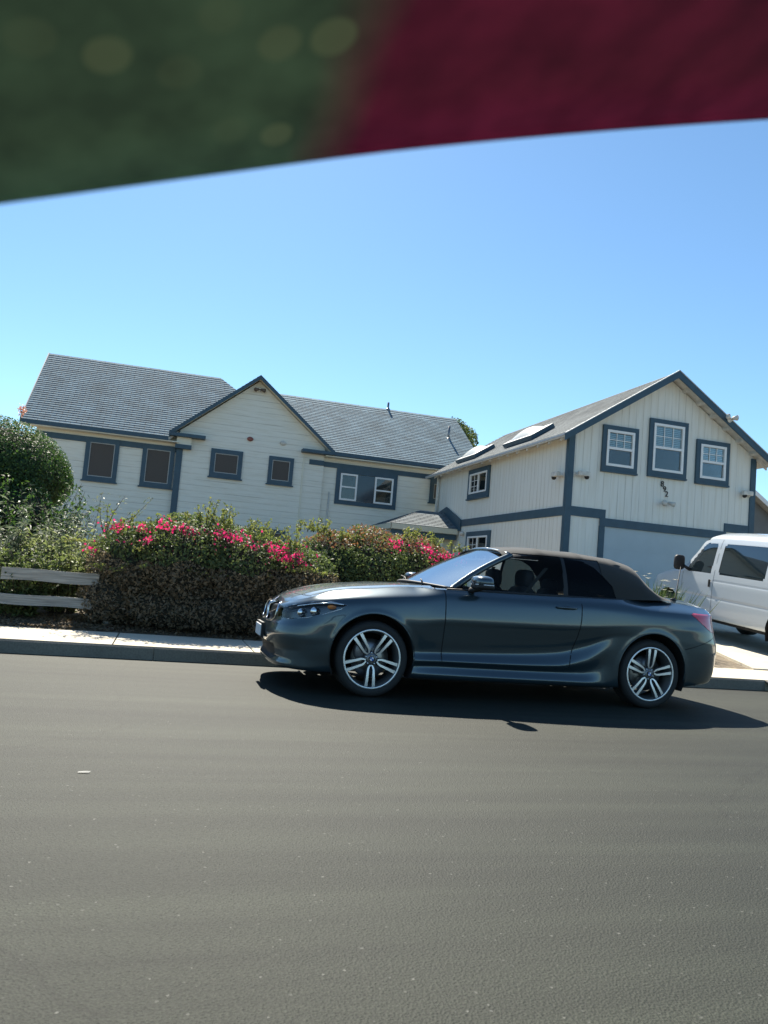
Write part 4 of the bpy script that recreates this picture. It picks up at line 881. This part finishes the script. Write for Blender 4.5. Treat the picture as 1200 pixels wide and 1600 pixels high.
# kidney surrounds, badge, plate
def frontx(y, z):
    m_ = sideP[sideP[:, 0] < .0]; i = np.argmin((np.abs(m_[:, 1])-abs(y))**2+(m_[:, 2]-z)**2); return m_[i, 0]
for sg in (-1, 1):
    pts = []
    for k in range(41):
        a = 2*PI*k/40; y = .205+.174*math.copysign(abs(math.cos(a))**.67, math.cos(a)); z =   .635+.086*math.copysign(abs(math.sin(a))**.67, math.sin(a)); pts.append((frontx(y, z)-.004, sg*y, z))
    mb = MB(); mb.tube(pts, .0075, 6, caps=False); mb.build('grille_surround', CHR, CAR)
mb = MB(); mb.box(-.875, -.16, .40, -.862, .16, .50); pl = mb.build('licence_plate', mat('plate white', (.75, .76, .78), .4), CAR, bevel=.003)
mb = MB(); mb.box(-.864, -.18, .385, -.84, .18, .52); mb.build('plate_holder', DARKP, pl)
def roundel(parent, M4, r=.04):
    def T(u, v, w): p = M4 @ Vector((u, v, w)); return tuple(p)
    mb = MB(T); n = 32
    def disk(r0_, r1_, w, mi, a0=0, a1=2*PI):
        k = 16; vs = []
        for i in range(k+1): a = a0+(a1-a0)*i/k; vs += [(r0_*math.cos(a), r0_*math.sin(a), w), (r1_*math.cos(a), r1_*math.sin(a), w)]
        mb.add(vs, [(2*i, 2*i+1, 2*i+3, 2*i+2) for i in range(k)], mi)
    disk(0, r, .001, 0); disk(r*.62, r*.93, .003, 1)
    for i in range(4): disk(0, r*.56, .003, 2 if i % 2 else 3, i*PI/2, (i+1)*PI/2)
    o = mb.build('badge', [CHR, DARKP, mat('badge blue', (.02, .12, .45), .3), mat('badge white', (.8, .8, .8), .3)], parent)
    for ch, a in (('B', 2.36), ('M', PI/2), ('W', .78)):
        c = bpy.data.curves.new('letter', 'FONT'); c.body = ch; c.size = r*.42; c.align_x = 'CENTER'; c.align_y = 'CENTER'; t = bpy.data.objects.new('letter', c); COL.objects.link(t); bpy.context.view_layer.update()
        me = bpy.data.meshes.new_from_object(t.evaluated_get(bpy.context.evaluated_depsgraph_get())); bpy.data.objects.remove(t)
        me.transform(M4 @ Matrix.Translation((r*.78*math.cos(a), r*.78*math.sin(a), .0045)) @ Matrix.Rotation(a-PI/2, 4, 'Z')); me.materials.clear(); me.materials.append(WHITE)
        lt = link(bpy.data.objects.new('letter', me), o); 
        bm = bmesh.new(); bm.from_mesh(o.data); bm.from_mesh(me); off_ = len(o.data.polygons)
        bm.faces.ensure_lookup_table()
        for f in bm.faces[off_:]: f.material_index = 3
        bm.to_mesh(o.data); bm.free(); bpy.data.objects.remove(lt)
    return o
roundel(CAR, Matrix.Translation((-.725, 0, .738)) @ Matrix.Rotation(-PI/2, 4, 'Z') @ Matrix.Rotation(R(40), 4, 'X'), .036)
# headlight internals on the near and far lamps
for o, sg in zip(hl, (-1, 1)):
    mb = MB()
    for x, z, r in ((-.50, .675, .042), (-.60, .655, .038)):
        p = skin(x, z, -.030); mb.ball((p.x, p.y*(-sg), p.z), (r, .022, r), 10)
    mb.build('projector', CHR, o)
    mb = MB(); hp = [skin(x, z, .001) for x, z in HEAD+HEAD[:1]]; mb.tube([(p.x, p.y*(-sg), p.z) for p in hp], .0035, 6, caps=False); mb.build('lamp_rim', CHR, o)
    mb = MB(); pts = [skin(x, z, -.001) for x, z in ((-.72, .665), (-.62, .712), (-.5, .742), (-.38, .758), (-.28, .752))]; mb.tube([(p.x, p.y*(-sg), p.z) for p in pts], .006, 6); mb.build('brow', CHR, o)
    mb = MB(); p = skin(-.375, .725, -.004); mb.ball((p.x, p.y*(-sg), p.z), (.04, .006, .018), 8); mb.build('side_marker', mat('amber', (.6, .18, .02), .2), o)
# cabin: windshield, pillars, soft top, side glass
def ws(a, b):
    B = np.array([.50+.20*a*a, .725*a, .992-.032*a*a]); T = np.array([1.245+.06*a*a, .565*a, 1.362-.052*a*a])
    p = B+(T-B)*b; p[2] += .018*math.sin(PI*b); p[0] -= .010*math.sin(PI*b); return p
GRD = np.array([[ws(-1+2*i/32, j/20) for j in range(21)] for i in range(33)])
pp = {}; grid_parts(GRD, lambda x, y, z: np.full(x.shape, 'windshield', dtype=object), pp, mirror=False); make_part('windshield', pp['windshield'], WSG, CAR)
for sg in (-1, 1):
    mb = MB(); n = 22; rings = []
    for j in range(n+1):
        b = j/n; c = Vector(ws(sg*1.0, b)); w_ = .034-.006*b; rings.append(c)
    vs = []
    for c in rings:
        for (dx, dy, dz) in ((-.030, -.012, .0), (-.012, .012, .016), (.022, .022, .012), (.045, .020, -.012), (.030, -.010, -.022), (0, -.020, -.014)): vs.append((c.x+dx, c.y+dy*sg, c.z+dz))
    mb.add(vs, [(i*6+k, i*6+(k+1) % 6, i*6+6+(k+1) % 6, i*6+6+k) for i in range(n) for k in range(6)], 0, True); mb.build('a_pillar', PAINT, CAR)
mb = MB(); mb.tube([tuple(Vector(ws(-1+2*i/24, 1))+Vector((.006, 0, .004))) for i in range(25)], .02, 8); mb.build('windshield_header', PAINT, CAR)
mb = MB(); mb.tube([tuple(Vector(ws(-1+2*i/24, .0))+Vector((-.014, 0, .0))) for i in range(25)], .014, 8); mb.build('cowl', DARKP, CAR)
mb = MB()
for sg in (-1, .0): mb.tube([(.52, sg*.5+.05, .998), (.60, sg*.5+.35, 1.03), (.63, sg*.5+.58, 1.045)], [.008, .006, .005], 6)
mb.build('wiper', DARKP, CAR)
SX = [1.24, 1.42, 1.70, 2.00, 2.28, 2.48, 2.64, 2.75, 2.90, 3.02]
zr = [1.368, 1.398, 1.412, 1.408, 1.396, 1.378, 1.350, 1.275, 1.135, 1.035]; ycant = [.555, .575, .592, .600, .600, .59, .575, .56, .53, .50]
zcant = [1.305, 1.335, 1.352, 1.348, 1.328, 1.298, 1.255, 1.175, 1.07, 1.02]; yb_ = [.77, .772, .775, .772, .765, .755, .74, .73, .70, .67]; zb_ = [.958, .962, .968, .972, .980, .988, .995, 1.0, 1.005, 1.005]
xs_ = np.linspace(SX[0], SX[-1], 260); Q = [pchip(SX, np.array(a), xs_) for a in (zr, ycant, zcant, yb_, zb_)]
T_ = np.empty((len(xs_), 151, 3))
for i, x in enumerate(xs_):
    z0, yc, zc, yb2, zb2 = [a[i] for a in Q]; ym = (yb2+yc)/2+.035; zm = (zb2+zc)/2
    pr = pchip([0, 1, 2, 2.6, 4], np.array([(yb2, zb2), (ym, zm), (yc, zc), (yc-.13, zc+(z0-zc)*.62), (0, z0)]), np.linspace(0, 4, 151)); T_[i, :, 0] = x; T_[i, :, 1] = -pr[:, 0]; T_[i, :, 2] = pr[:, 1]
# canvas sag between the bows and a seam ridge
for xb in (1.62, 2.02, 2.42): T_[..., 2] += .006*np.exp(-((T_[..., 0]-xb)/.04)**2)*(T_[..., 2] > 1.3)
SIDEW = [(.90, .90), (1.78, .90), (1.80, 1.334), (1.55, 1.332), (1.36, 1.300), (1.2, 1.25)]
QW = [(1.83, .90), (2.36, .90), (2.30, 1.10), (2.14, 1.26), (2.02, 1.312), (1.83, 1.330)]
def top_cls(x, y, z):
    o = np.full(x.shape, 'soft_top', dtype=object); s_ = (np.abs(y) > .56)
    o[(x < 2.20) & (z < 1.33) & s_] = 'frame'; o[inpoly(x, z, QW) & s_] = 'quarter_window'; o[inpoly(x, z, SIDEW) & s_] = 'side_window'
    return o
pp = {}; grid_parts(T_, top_cls, pp, flip=True)
make_part('soft_top', pp['soft_top'], FAB, CAR, off=.004); make_part('window_frame', pp['frame'], DARKP, CAR, split=True)
sw = make_part('side_window', pp['side_window'], CGL, CAR, split=True); make_part('quarter_window', pp['quarter_window'], glass('dark quarter glass', (.12, .15, .15), 1.22), CAR, split=True)
# front triangle of the door glass, between pillar and header
for sg in (-1, 1):
    mb = MB(); A0 = Vector(ws(sg, .12)); A1 = Vector(ws(sg, .98)); n = 14; vs = []
    for i in range(n+1):
        t = i/n; top = A0.lerp(A1, t); x = top.x+.03; yb3 = np.interp(x, [.6, 1.24], [.775, .77]); zb3 = np.interp(x, [.6, 1.24], [.944, .957])
        for j in range(7):
            u = j/6; vs.append((x, sg*(yb3+(abs(top.y)-yb3)*u+.025*math.sin(PI*u)), zb3+(top.z-.012-zb3)*u))
    mb.add(vs, [(i*7+j, i*7+7+j, i*7+8+j, i*7+j+1) for i in range(n) for j in range(6)], 0, True); mb.build('side_window', CGL, CAR)
for sg in (-1, 1):
    mb = MB(); mb.tube([(x, sg*(np.interp(x, [.6, 2.3], [.782, .775])), np.interp(x, [.6, 1.2, 2.4], [.950, .963, .982])) for x in np.linspace(.64, 2.42, 20)], .010, 6); mb.build('belt_moulding', DARKP, CAR)
# cabin interior
INT = mat('cabin black', (.012, .012, .013), .8)
mb = MB(); mb.box(.62, -.70, .30, 2.45, .70, .34); mb.box(.64, -.775, .34, 2.3, -.715, .935); mb.box(.64, .715, .34, 2.3, .775, .935); mb.box(2.30, -.70, .34, 2.42, .70, .98); mb.box(.60, -.70, .34, .68, .70, .93)
mb.build('cabin_tub', INT, CAR)
mb = MB(); mb.prism([(.60, -.70, .93), (.95, -.70, .95), (1.05, -.70, .86), (1.02, -.70, .6), (.68, -.7, .6)], (0, 1.4, 0)); mb.ball((.92, -.37, .955), (.14, .17, .04), 8); mb.build('dashboard', INT, CAR)
mb = MB(); mb.tube([(1.12+.045*math.sin(a), -.37+.185*math.cos(a), .86+.175*math.sin(a)) for a in np.linspace(0, 2*PI, 33)], .015, 8, caps=False); mb.tube([(1.12, -.37, .86), (.98, -.37, .80)], .03, 8)
mb.tube([(1.12, -.54, .86), (1.11, -.37, .85), (1.12, -.20, .86)], .014, 6); mb.build('steering_wheel', INT, CAR)
for x, ys, s_ in ((1.42, (-.37, .37), 1.0), (2.05, (-.32, .32), .85)):
    for y in ys:
        mb = MB(); mb.ball((x-.18, y, .46), (.27, .24*s_, .11), 10, sq=.6); mb.ball((x+.13, y, .74), (.10, .23*s_, .30), 12, sq=.6); se = mb.build('seat', INT, CAR)
        mb = MB(); mb.ball((x+.155, y, 1.10-.04*(s_ < 1)), (.065, .135*s_, .095*s_), 12, sq=.65); mb.tube([(x+.15, y-.05, 1.05), (x+.14, y-.05, .95)], .008); mb.tube([(x+.15, y+.05, 1.05), (x+.14, y+.05, .95)], .008); mb.build('headrest', INT, se)
mb = MB()
for sg in (-1, 1): mb.prism([(1.66, sg*.60, 1.22), (1.70, sg*.60, 1.22), (1.38, sg*.56, .80), (1.34, sg*.56, .80)], (0, .003, 0))
mb.build('seat_belt', INT, CAR)
# mirrors, handles, antenna
for sg in (-1, 1):
    mb = MB(); mb.ball((.885, sg*.985, 1.035), (.085, .125, .058), 14, sq=.72); root = mb.build('mirror', PAINT, CAR)
    mb = MB(); mb.ball((.890, sg*.985, 1.000), (.083, .128, .030), 12, sq=.6); mb.tube([(.90, sg*.92, .985), (.87, sg*.84, .965), (.86, sg*.80, .955)], [.03, .026, .03], 8); mb.build('mirror_base', DARKP, root)
    mb = MB(); mb.box(.804, sg*.985-.10, 1.012, .81, sg*.985+.10, 1.019); mb.tube([(.806, sg*(.93), 1.014), (.812, sg*1.06, 1.014), (.86, sg*1.112, 1.014), (.94, sg*1.112, 1.014)], .004, 6); mb.build('indicator', mat('indicator strip', (.75, .76, .78), .2), root)
for o, sg in ((doors[0], 1), (doors[1], -1)):
    mb = MB(); pts = []
    for x in np.linspace(1.66, 1.86, 10): p = skin(x, .872, .022-.7*(x-1.76)**2*1.6); pts.append((p.x, p.y*sg, .872+.0*x))
    mb.tube(pts, [.007]+[.013]*8+[.010], 8); mb.build('handle', PAINT, o)
    mb = MB(); p = skin(1.76, .865, .0); mb.ball((1.76, (p.y+.004)*sg, .866), (.075, .008, .022), 10); mb.build('handle_recess', DARKP, o)
mb = MB(); mb.tube([(3.17, -.47, 1.02), (3.19, -.47, 1.05), (3.235, -.47, 1.36)], [.016, .006, .0035], 8); mb.ball((3.165, -.47, 1.022), (.035, .016, .02), 8); mb.build('antenna', DARKP, CAR)
# boot lip spoiler edge
# wheels
def wheel(x, y, sg, rot, parent, z=.318, Rt=.318, rim=.250):
    root = empty('wheel'); root.parent = parent; root.location = (x, y, z)
    if sg > 0: root.rotation_euler = (0, 0, PI)
    mb = MB(); w = .112
    mb.lathe([(rim-.006, .10), (rim+.012, w), (Rt-.03, w+.002), (Rt-.010, .100), (Rt, .078), (Rt, .03), (Rt-.006, .028), (Rt-.006, .022), (Rt, .02), (Rt, -.02), (Rt-.006, -.022), (Rt-.006, -.028), (Rt, -.03), (Rt, -.078), (Rt-.010, -.100), (Rt-.03, -w-.002), (rim+.012, -w), (rim-.004, -.104)], n=72); mb.build('tyre', RUB, root)
    mb = MB(); mb.lathe([(rim-.002, -.106), (rim-.010, -.110), (rim-.016, -.104), (rim-.022, -.085), (rim-.036, -.02), (rim-.04, .08), (rim-.006, .10)], n=72); rm = mb.build('rim', GUN, root)
    mb = MB(); mb.lathe([(rim+.0, -.108), (rim-.006, -.1125), (rim-.014, -.109)], n=72); mb.build('rim_lip', STEEL, rm)
    for k in range(5):
        th = rot+k*2*PI/5; face = MB(); bod = MB()
        for sgn in (-1, 1):
            n = 10; pts = []
            for i in range(n+1):
                t = i/n; r = .052+(rim-.012-.052)*t; o_ = sgn*(.006+.016*min(1, t*5)**.5+.011*t); hw = .0070+.0065*t; yy = -.088-.010*t-.006*math.sin(PI*t)
                pts.append((r, o_, hw, yy))
            vs = []; 
            for r, o_, hw, yy in pts:
                for q_ in (o_-hw, o_+hw): vs.append((r*math.cos(th)-q_*math.sin(th), yy, r*math.sin(th)+q_*math.cos(th)))
            face.add(vs, [(2*i, 2*i+1, 2*i+3, 2*i+2) for i in range(n)])
            vs = []
            for r, o_, hw, yy in pts:
                for q_, dy in ((o_-hw, .0008), (o_+hw, .0008), (o_+hw+.004*1, .035), (o_-hw-.004, .035)): vs.append((r*math.cos(th)-q_*math.sin(th), yy+dy, r*math.sin(th)+q_*math.cos(th)))
            bod.add(vs, [(4*i+a, 4*i+(a+1) % 4, 4*i+4+(a+1) % 4, 4*i+4+a) for i in range(n) for a in range(4)])
        sp = bod.build('spoke', GUN, root) if False else None
        allm = MB(); allm.add(bod.v, bod.f, 0); allm.add(face.v, face.f, 1); allm.build('spoke', [GUN, STEEL], root)
    mb = MB(); mb.lathe([(0, -.094), (.030, -.094), (.036, -.090), (.058, -.080), (.062, -.05), (.062, .0)], n=40); hb = mb.build('hub', GUN, root)
    mb = MB()
    for k in range(5): a = rot+PI/5+k*2*PI/5; mb.tube([(.048*math.cos(a), -.070, .048*math.sin(a)), (.048*math.cos(a), -.087, .048*math.sin(a))], .009, 6)
    mb.build('wheel_bolts', CHR, hb)
    roundel(hb, Matrix.Translation((0, -.0945, 0)) @ Matrix.Rotation(PI/2, 4, 'X'), .031)
    mb = MB(); mb.lathe([(.06, -.015), (.165, -.015), (.165, .01), (.06, .01)], n=48); mb.build('brake_disc', DISC, root)
    mb = MB(); mb.ball((.115*math.cos(2.6), -.02, .115*math.sin(2.6)), (.05, .04, .07), 8, sq=.7); mb.build('brake_caliper', mat('caliper grey', (.20, .20, .21), .4, .6), root)
    return root
for x, rt in ((0, R(-90)), (2.69, R(85))):
    wheel(x, -.735, -1, rt, CAR); wheel(x, .735, 1, rt, CAR)

# ------------------------------------------------------------------ passenger van on the driveway
VAN = empty('passenger_van', (9.72, 13.95, .43), label='white passenger van with dark windows nosed up the driveway to the garage', cat='van')
al, pt = R(5.5), R(4.5); VAN.rotation_euler = (0, pt, -PI/2-al)
c_ = Matrix.Rotation(-PI/2-al, 3, 'Z') @ Matrix.Rotation(pt, 3, 'Y')
VAN.location = Vector((9.98, 13.95, .45)) - c_ @ Vector((0, -1.0, 0))
VW = mat('white van paint', (.50, .54, .57), .28, 0, inp={'Coat Weight': .8, 'Coat Roughness': .05}); VG = mat('dark van glass', (.012, .02, .025), .03, 0, inp={'Coat Weight': 1.0})
VST = [
 (-.74, [(.60, .42), (.80, .44), (.86, .52), (.88, .70), (.87, .86), (.84, .97), (.76, 1.02), (.60, 1.04), (.35, 1.05), (0, 1.06)]),
 (-.62, [(.70, .40), (.90, .42), (.95, .52), (.965, .70), (.955, .90), (.93, 1.04), (.84, 1.09), (.68, 1.11), (.4, 1.12), (0, 1.13)]),
 (-.30, [(.75, .40), (.95, .42), (.99, .52), (1.0, .74), (.995, .96), (.965, 1.12), (.87, 1.18), (.70, 1.20), (.4, 1.21), (0, 1.22)]),
 (.10, [(.78, .40), (.96, .42), (.995, .52), (1.0, .75), (1.0, .99), (.975, 1.19), (.885, 1.26), (.72, 1.28), (.4, 1.29), (0, 1.30)]),
 (.34, [(.80, .40), (.965, .42), (.995, .52), (1.0, .75), (1.0, 1.0), (.985, 1.21), (.90, 1.31), (.75, 1.34), (.45, 1.36), (0, 1.37)]),
 (.66, [(.80, .40), (.965, .42), (.995, .52), (1.0, .75), (1.0, 1.0), (.985, 1.22), (.885, 1.56), (.79, 1.63), (.5, 1.67), (0, 1.69)]),
 (.98, [(.80, .40), (.965, .42), (.995, .52), (1.0, .75), (1.0, 1.0), (.985, 1.22), (.87, 1.80), (.80, 1.91), (.53, 1.97), (0, 2.0)]),
 (1.25, [(.80, .40), (.965, .42), (.995, .52), (1.0, .75), (1.0, 1.0), (.985, 1.22), (.865, 1.84), (.80, 1.95), (.55, 2.04), (0, 2.08)]),
 (2.5, [(.80, .40), (.965, .42), (.995, .52), (1.0, .75), (1.0, 1.0), (.985, 1.22), (.865, 1.85), (.80, 1.96), (.55, 2.06), (0, 2.10)]),
 (4.3, [(.80, .40), (.965, .42), (.995, .52), (1.0, .75), (1.0, 1.0), (.985, 1.22), (.865, 1.85), (.80, 1.96), (.55, 2.06), (0, 2.09)]),
 (4.62, [(.78, .42), (.94, .44), (.97, .53), (.975, .76), (.975, 1.0), (.96, 1.22), (.84, 1.84), (.77, 1.94), (.52, 2.03), (0, 2.06)]),
 (4.72, [(.70, .46), (.86, .48), (.89, .56), (.90, .77), (.90, 1.0), (.88, 1.21), (.77, 1.80), (.70, 1.88), (.46, 1.95), (0, 1.98)])]
xs_ = np.linspace(-.74, 4.72, 330); tv = pchip([s[0] for s in VST], np.array([s[1] for s in VST]), xs_); kv = np.linspace(0, 9, 118)
pv = pchip(np.arange(10), tv.transpose(1, 0, 2), kv).transpose(1, 0, 2); P2 = np.empty(pv.shape[:2]+(3,)); P2[..., 0] = xs_[:, None]; P2[..., 1] = -pv[..., 0]; P2[..., 2] = pv[..., 1]
P2[..., 1] += .008*np.exp(-((P2[..., 2]-.80)/.018)**2)*(P2[..., 0] > .4)      # pressed crease along the flank
P2[..., 1] += .006*np.exp(-((P2[..., 2]-1.12)/.012)**2)*(P2[..., 0] > 1.5)
def band(x, z, x0, x1, z0, z1): return (x > x0) & (x < x1) & (z > z0) & (z < z1)
FWIN = [(.56, 1.255), (1.37, 1.255), (1.39, 1.30), (1.40, 1.79), (1.36, 1.82), (1.08, 1.82), (1.0, 1.77), (.62, 1.36)]
def rw(x0, x1): return [(x0, 1.30), (x0+.05, 1.255), (x1-.05, 1.255), (x1, 1.30), (x1, 1.77), (x1-.05, 1.82), (x0+.05, 1.82), (x0, 1.77)]
def van_cls(x, y, z):
    o = np.full(x.shape, 'body', dtype=object); s_ = np.abs(y) > .80
    o[(x > .47) & (x < 1.50) & (z > .47) & (z < 1.88) & s_] = 'front_door'
    o[inpoly(x, z, FWIN) & s_] = 'w1'; o[inpoly(x, z, rw(1.62, 2.92)) & s_] = 'w2'; o[inpoly(x, z, rw(3.06, 4.45)) & s_] = 'w3'
    o[(x > .36) & (x < 1.05) & (np.abs(y) < .84) & (z > 1.35) & (z < 1.985) & ~((x < .46))] = 'windshield'
    o[(x < -.60) & (z < .66)] = 'bumper'
    return o
vp_ = {}; grid_parts(P2, van_cls, vp_, [(0, .40, .445), (3.505, .40, .445)], flip=True)
VB = make_part('body', vp_['body'], VW, VAN); vd = make_part('front_door', vp_['front_door'], VW, VAN, split=True)
for k_, n_ in (('w1', 'door_window'), ('w2', 'side_window'), ('w3', 'rear_side_window')): make_part(n_, vp_[k_], VG, VAN, off=-.004, split=True)
make_part('windshield', vp_['windshield'], VG, VAN, off=-.004); make_part('front_bumper', vp_['bumper'], CHR, VAN)
def cap(i, m_, name):
    pr = pv[i]; pts = [(xs_[i], -a, b) for a, b in pr]+[(xs_[i], a, b) for a, b in pr[::-1][1:]]; mb = MB(); mb.add(pts, [tuple(range(len(pts)))]); return mb.build(name, m_, VAN)
cap(0, VW, 'nose_panel'); cap(-1, VW, 'rear_panel')
mb = MB(); mb.box(-.765, -.62, .68, -.742, .62, .95); mb.build('grille', GUN, VAN)
for sg in (-1, 1): mb = MB(); mb.box(-.76, sg*.76-.12, .72, -.741, sg*.76+.12, .93); mb.build('headlight', LBK, VAN, bevel=.01)
mb = MB(); mb.box(-.6, -.45, .30, 4.6, .45, .46); mb.box(.5, -.90, .36, 3.0, .90, .45)
for cx in (0, 3.505):
    for sg in (-1, 1):
        n = 20; vs = []
        for k in range(n+1):
            a = -.3+(PI+.6)*k/n; vs += [(cx+.446*math.cos(a), sg*.975, .40+.446*math.sin(a)), (cx+.446*math.cos(a), sg*.55, .40+.446*math.sin(a))]
        mb.add(vs, [(2*k, 2*k+1, 2*k+3, 2*k+2) for k in range(n)]); mb.box(cx-.44, sg*.54-.01, .3, cx+.44, sg*.54+.01, .84)
mb.build('chassis', mat('underbody black', (.01, .01, .01), .9), VAN)
vskin = P2.reshape(-1, 3)
def vs_line(name, pts, w, parent, m_=GAP):
    mb = MB(); vs = []
    for i, (x, z) in enumerate(pts):
        j = np.argmin((vskin[:, 0]-x)**2+(vskin[:, 2]-z)**2); y = vskin[j, 1]-.002; a = Vector(pts[min(i+1, len(pts)-1)])-Vector(pts[max(i-1, 0)]); nn = Vector((-a[1], a[0])).normalized()*w/2
        vs += [(x+nn[0], y, z+nn[1]), (x-nn[0], y, z-nn[1])]
    mb.add(vs, [(2*i, 2*i+1, 2*i+3, 2*i+2) for i in range(len(pts)-1)]); mb.build(name, m_, parent)
VGAP = mat('van panel gap', (.06, .07, .08), .8)
vs_line('shut_line', [(1.50, z) for z in np.linspace(.46, 1.90, 20)], .010, vd[0], VGAP); vs_line('shut_line', [(.47, z) for z in np.linspace(.84, 1.22, 8)], .010, vd[0], VGAP)
vs_line('shut_line', [(x, .465) for x in np.linspace(.5, 1.5, 12)], .008, vd[0], VGAP)
for sg, o in zip((-1, 1), vd):
    mb = MB(); mb.box(1.385, sg*1.012-.012, 1.00, 1.425, sg*1.012+.012, 1.14); mb.build('handle', DARKP, o, bevel=.006)
    mb = MB(); mb.ball((.58, sg*1.16, 1.39), (.05, .105, .145), 12, sq=.5); mb.tube([(.62, sg*1.08, 1.33), (.66, sg*.96, 1.26)], .03); mb.build('mirror', DARKP, o)
def vwheel(x, y, sg):
    root = empty('wheel'); root.parent = VAN; root.location = (x, y, .375)
    if sg > 0: root.rotation_euler = (0, 0, PI)
    mb = MB(); mb.lathe([(.21, .10), (.24, .118), (.34, .115), (.372, .09), (.375, 0), (.372, -.09), (.34, -.115), (.24, -.118), (.21, -.10)], n=48); mb.build('tyre', RUB, root)
    mb = MB(); mb.lathe([(0, -.10), (.05, -.10), (.07, -.06), (.15, -.05), (.17, -.08), (.20, -.085), (.215, -.105)], n=40); mb.build('rim', mat('steel wheel', (.5, .5, .5), .4, .6), root)
for x in (0, 3.505): vwheel(x, -.86, -1); vwheel(x, .86, 1)

# ------------------------------------------------------------------ roof edge of the car the photograph is taken from
CR = empty('car_roof', label='dark green and maroon roof lining edge hanging blurred across the top of the picture', cat='car roof')
EDGE = [(-1.10, .42, .80), (-.60, .40, .985), (-.113, .38, 1.152), (-.006, .38, 1.192), (.088, .38, 1.227), (.198, .38, 1.264), (.326, .38, 1.304), (.55, .38, 1.37), (.9, .40, 1.46)]
ea = np.array(EDGE); xq = np.linspace(-1.1, .9, 80); ez = pchip(ea[:, 0], ea[:, 2], xq)
GLARE_SPOTS = [(-.0406, .3084, 1.1982, .0095, .55), (.0463, .3095, 1.2305, .0105, .6), (.0314, .3660, 1.2149, .0080, .55), (.0243, .3103, 1.2221, .0095, .45), (-.0657, .2970, 1.1908, .0095, .18), (-.0142, .3208, 1.2060, .0095, .18), (.0095, .3592, 1.2081, .0088, .15), (-.0002, .2936, 1.2158, .009, .2)]  # pale glare discs, painted into the lining colour
LIN = mat('roof lining', (.05, .06, .04), .9); b = LIN.node_tree.nodes['Principled BSDF']
tc = nd(LIN, 'ShaderNodeTexCoord'); sp = nd(LIN, 'ShaderNodeSeparateXYZ'); ns = nd(LIN, 'ShaderNodeTexNoise'); ns.inputs['Scale'].default_value = 9; lk(LIN, tc.outputs['Object'], sp.inputs[0]); lk(LIN, tc.outputs['Object'], ns.inputs['Vector'])
ad = nd(LIN, 'ShaderNodeMath'); ad.operation = 'MULTIPLY_ADD'; ad.inputs[1].default_value = .02; lk(LIN, ns.outputs['Fac'], ad.inputs[0]); lk(LIN, sp.outputs['X'], ad.inputs[2])
rp = nd(LIN, 'ShaderNodeValToRGB'); rp.color_ramp.elements[0].position = .050; rp.color_ramp.elements[0].color = (.22, .33, .21, 1); rp.color_ramp.elements[1].position = .085; rp.color_ramp.elements[1].color = (.48, .035, .13, 1)
lk(LIN, ad.outputs[0], rp.inputs[0])
n3 = nd(LIN, 'ShaderNodeTexNoise'); n3.inputs['Scale'].default_value = 26; n3.inputs['Detail'].default_value = 3; lk(LIN, tc.outputs['Object'], n3.inputs['Vector'])
r3 = nd(LIN, 'ShaderNodeValToRGB'); r3.color_ramp.elements[0].position = .3; r3.color_ramp.elements[0].color = (.62, .62, .62, 1); r3.color_ramp.elements[1].position = .72; r3.color_ramp.elements[1].color = (1.3, 1.3, 1.2, 1); lk(LIN, n3.outputs['Fac'], r3.inputs[0])
ml = nd(LIN, 'ShaderNodeMixRGB'); ml.blend_type = 'MULTIPLY'; ml.inputs[0].default_value = 1; lk(LIN, rp.outputs[0], ml.inputs[1]); lk(LIN, r3.outputs[0], ml.inputs[2]); cur = ml.outputs[0]
for (sx_, sy_, sz_, rd, am) in GLARE_SPOTS:
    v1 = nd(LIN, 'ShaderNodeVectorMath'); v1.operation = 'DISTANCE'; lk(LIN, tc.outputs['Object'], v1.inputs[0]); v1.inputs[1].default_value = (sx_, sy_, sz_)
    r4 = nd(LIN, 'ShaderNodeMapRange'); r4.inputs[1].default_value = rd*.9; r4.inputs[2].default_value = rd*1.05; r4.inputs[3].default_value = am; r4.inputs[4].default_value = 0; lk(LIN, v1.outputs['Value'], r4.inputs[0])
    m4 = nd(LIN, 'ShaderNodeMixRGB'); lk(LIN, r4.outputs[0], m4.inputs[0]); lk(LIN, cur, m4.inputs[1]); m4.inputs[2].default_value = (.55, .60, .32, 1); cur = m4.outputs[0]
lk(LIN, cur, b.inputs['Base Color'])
rows = [(0, 0), (.002, .006), (-.03, .012), (-.10, .024), (-.2, .04), (-.45, .06), (-.8, .05)]
mb = MB(); vs = []
for i, x in enumerate(xq):
    for dy, dz in rows: vs.append((x, .38+dy, ez[i]+dz))
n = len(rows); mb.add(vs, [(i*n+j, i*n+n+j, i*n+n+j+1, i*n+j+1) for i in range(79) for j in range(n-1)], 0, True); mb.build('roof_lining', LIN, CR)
mb = MB(); vs = []
for i, x in enumerate(xq):
    for dy, dz in [(0, 0), (.02, .01), (.0, .05), (-.08, .09), (-.3, .115), (-.8, .11), (-.8, .052)]: vs.append((x, .381+dy, ez[i]+dz))
n = 7; mb.add(vs, [(i*n+j, i*n+n+j, i*n+n+j+1, i*n+j+1) for i in range(79) for j in range(n-1)], 0, True); mb.build('roof_panel', mat('dark maroon car paint', (.05, .008, .014), .3, .3), CR)

SC = empty('paper_scrap', label='tiny pale scrap lying alone on the open road at the left', cat='litter')
mb = MB(); mb.add([(-.28, 3.89, .004), (-.23, 3.885, .006), (-.22, 3.893, .010), (-.25, 3.902, .008), (-.275, 3.90, .006)], [(0, 1, 2, 3, 4)]); mb.build('scrap', mat('scrap', (.4, .39, .35), .8), SC)
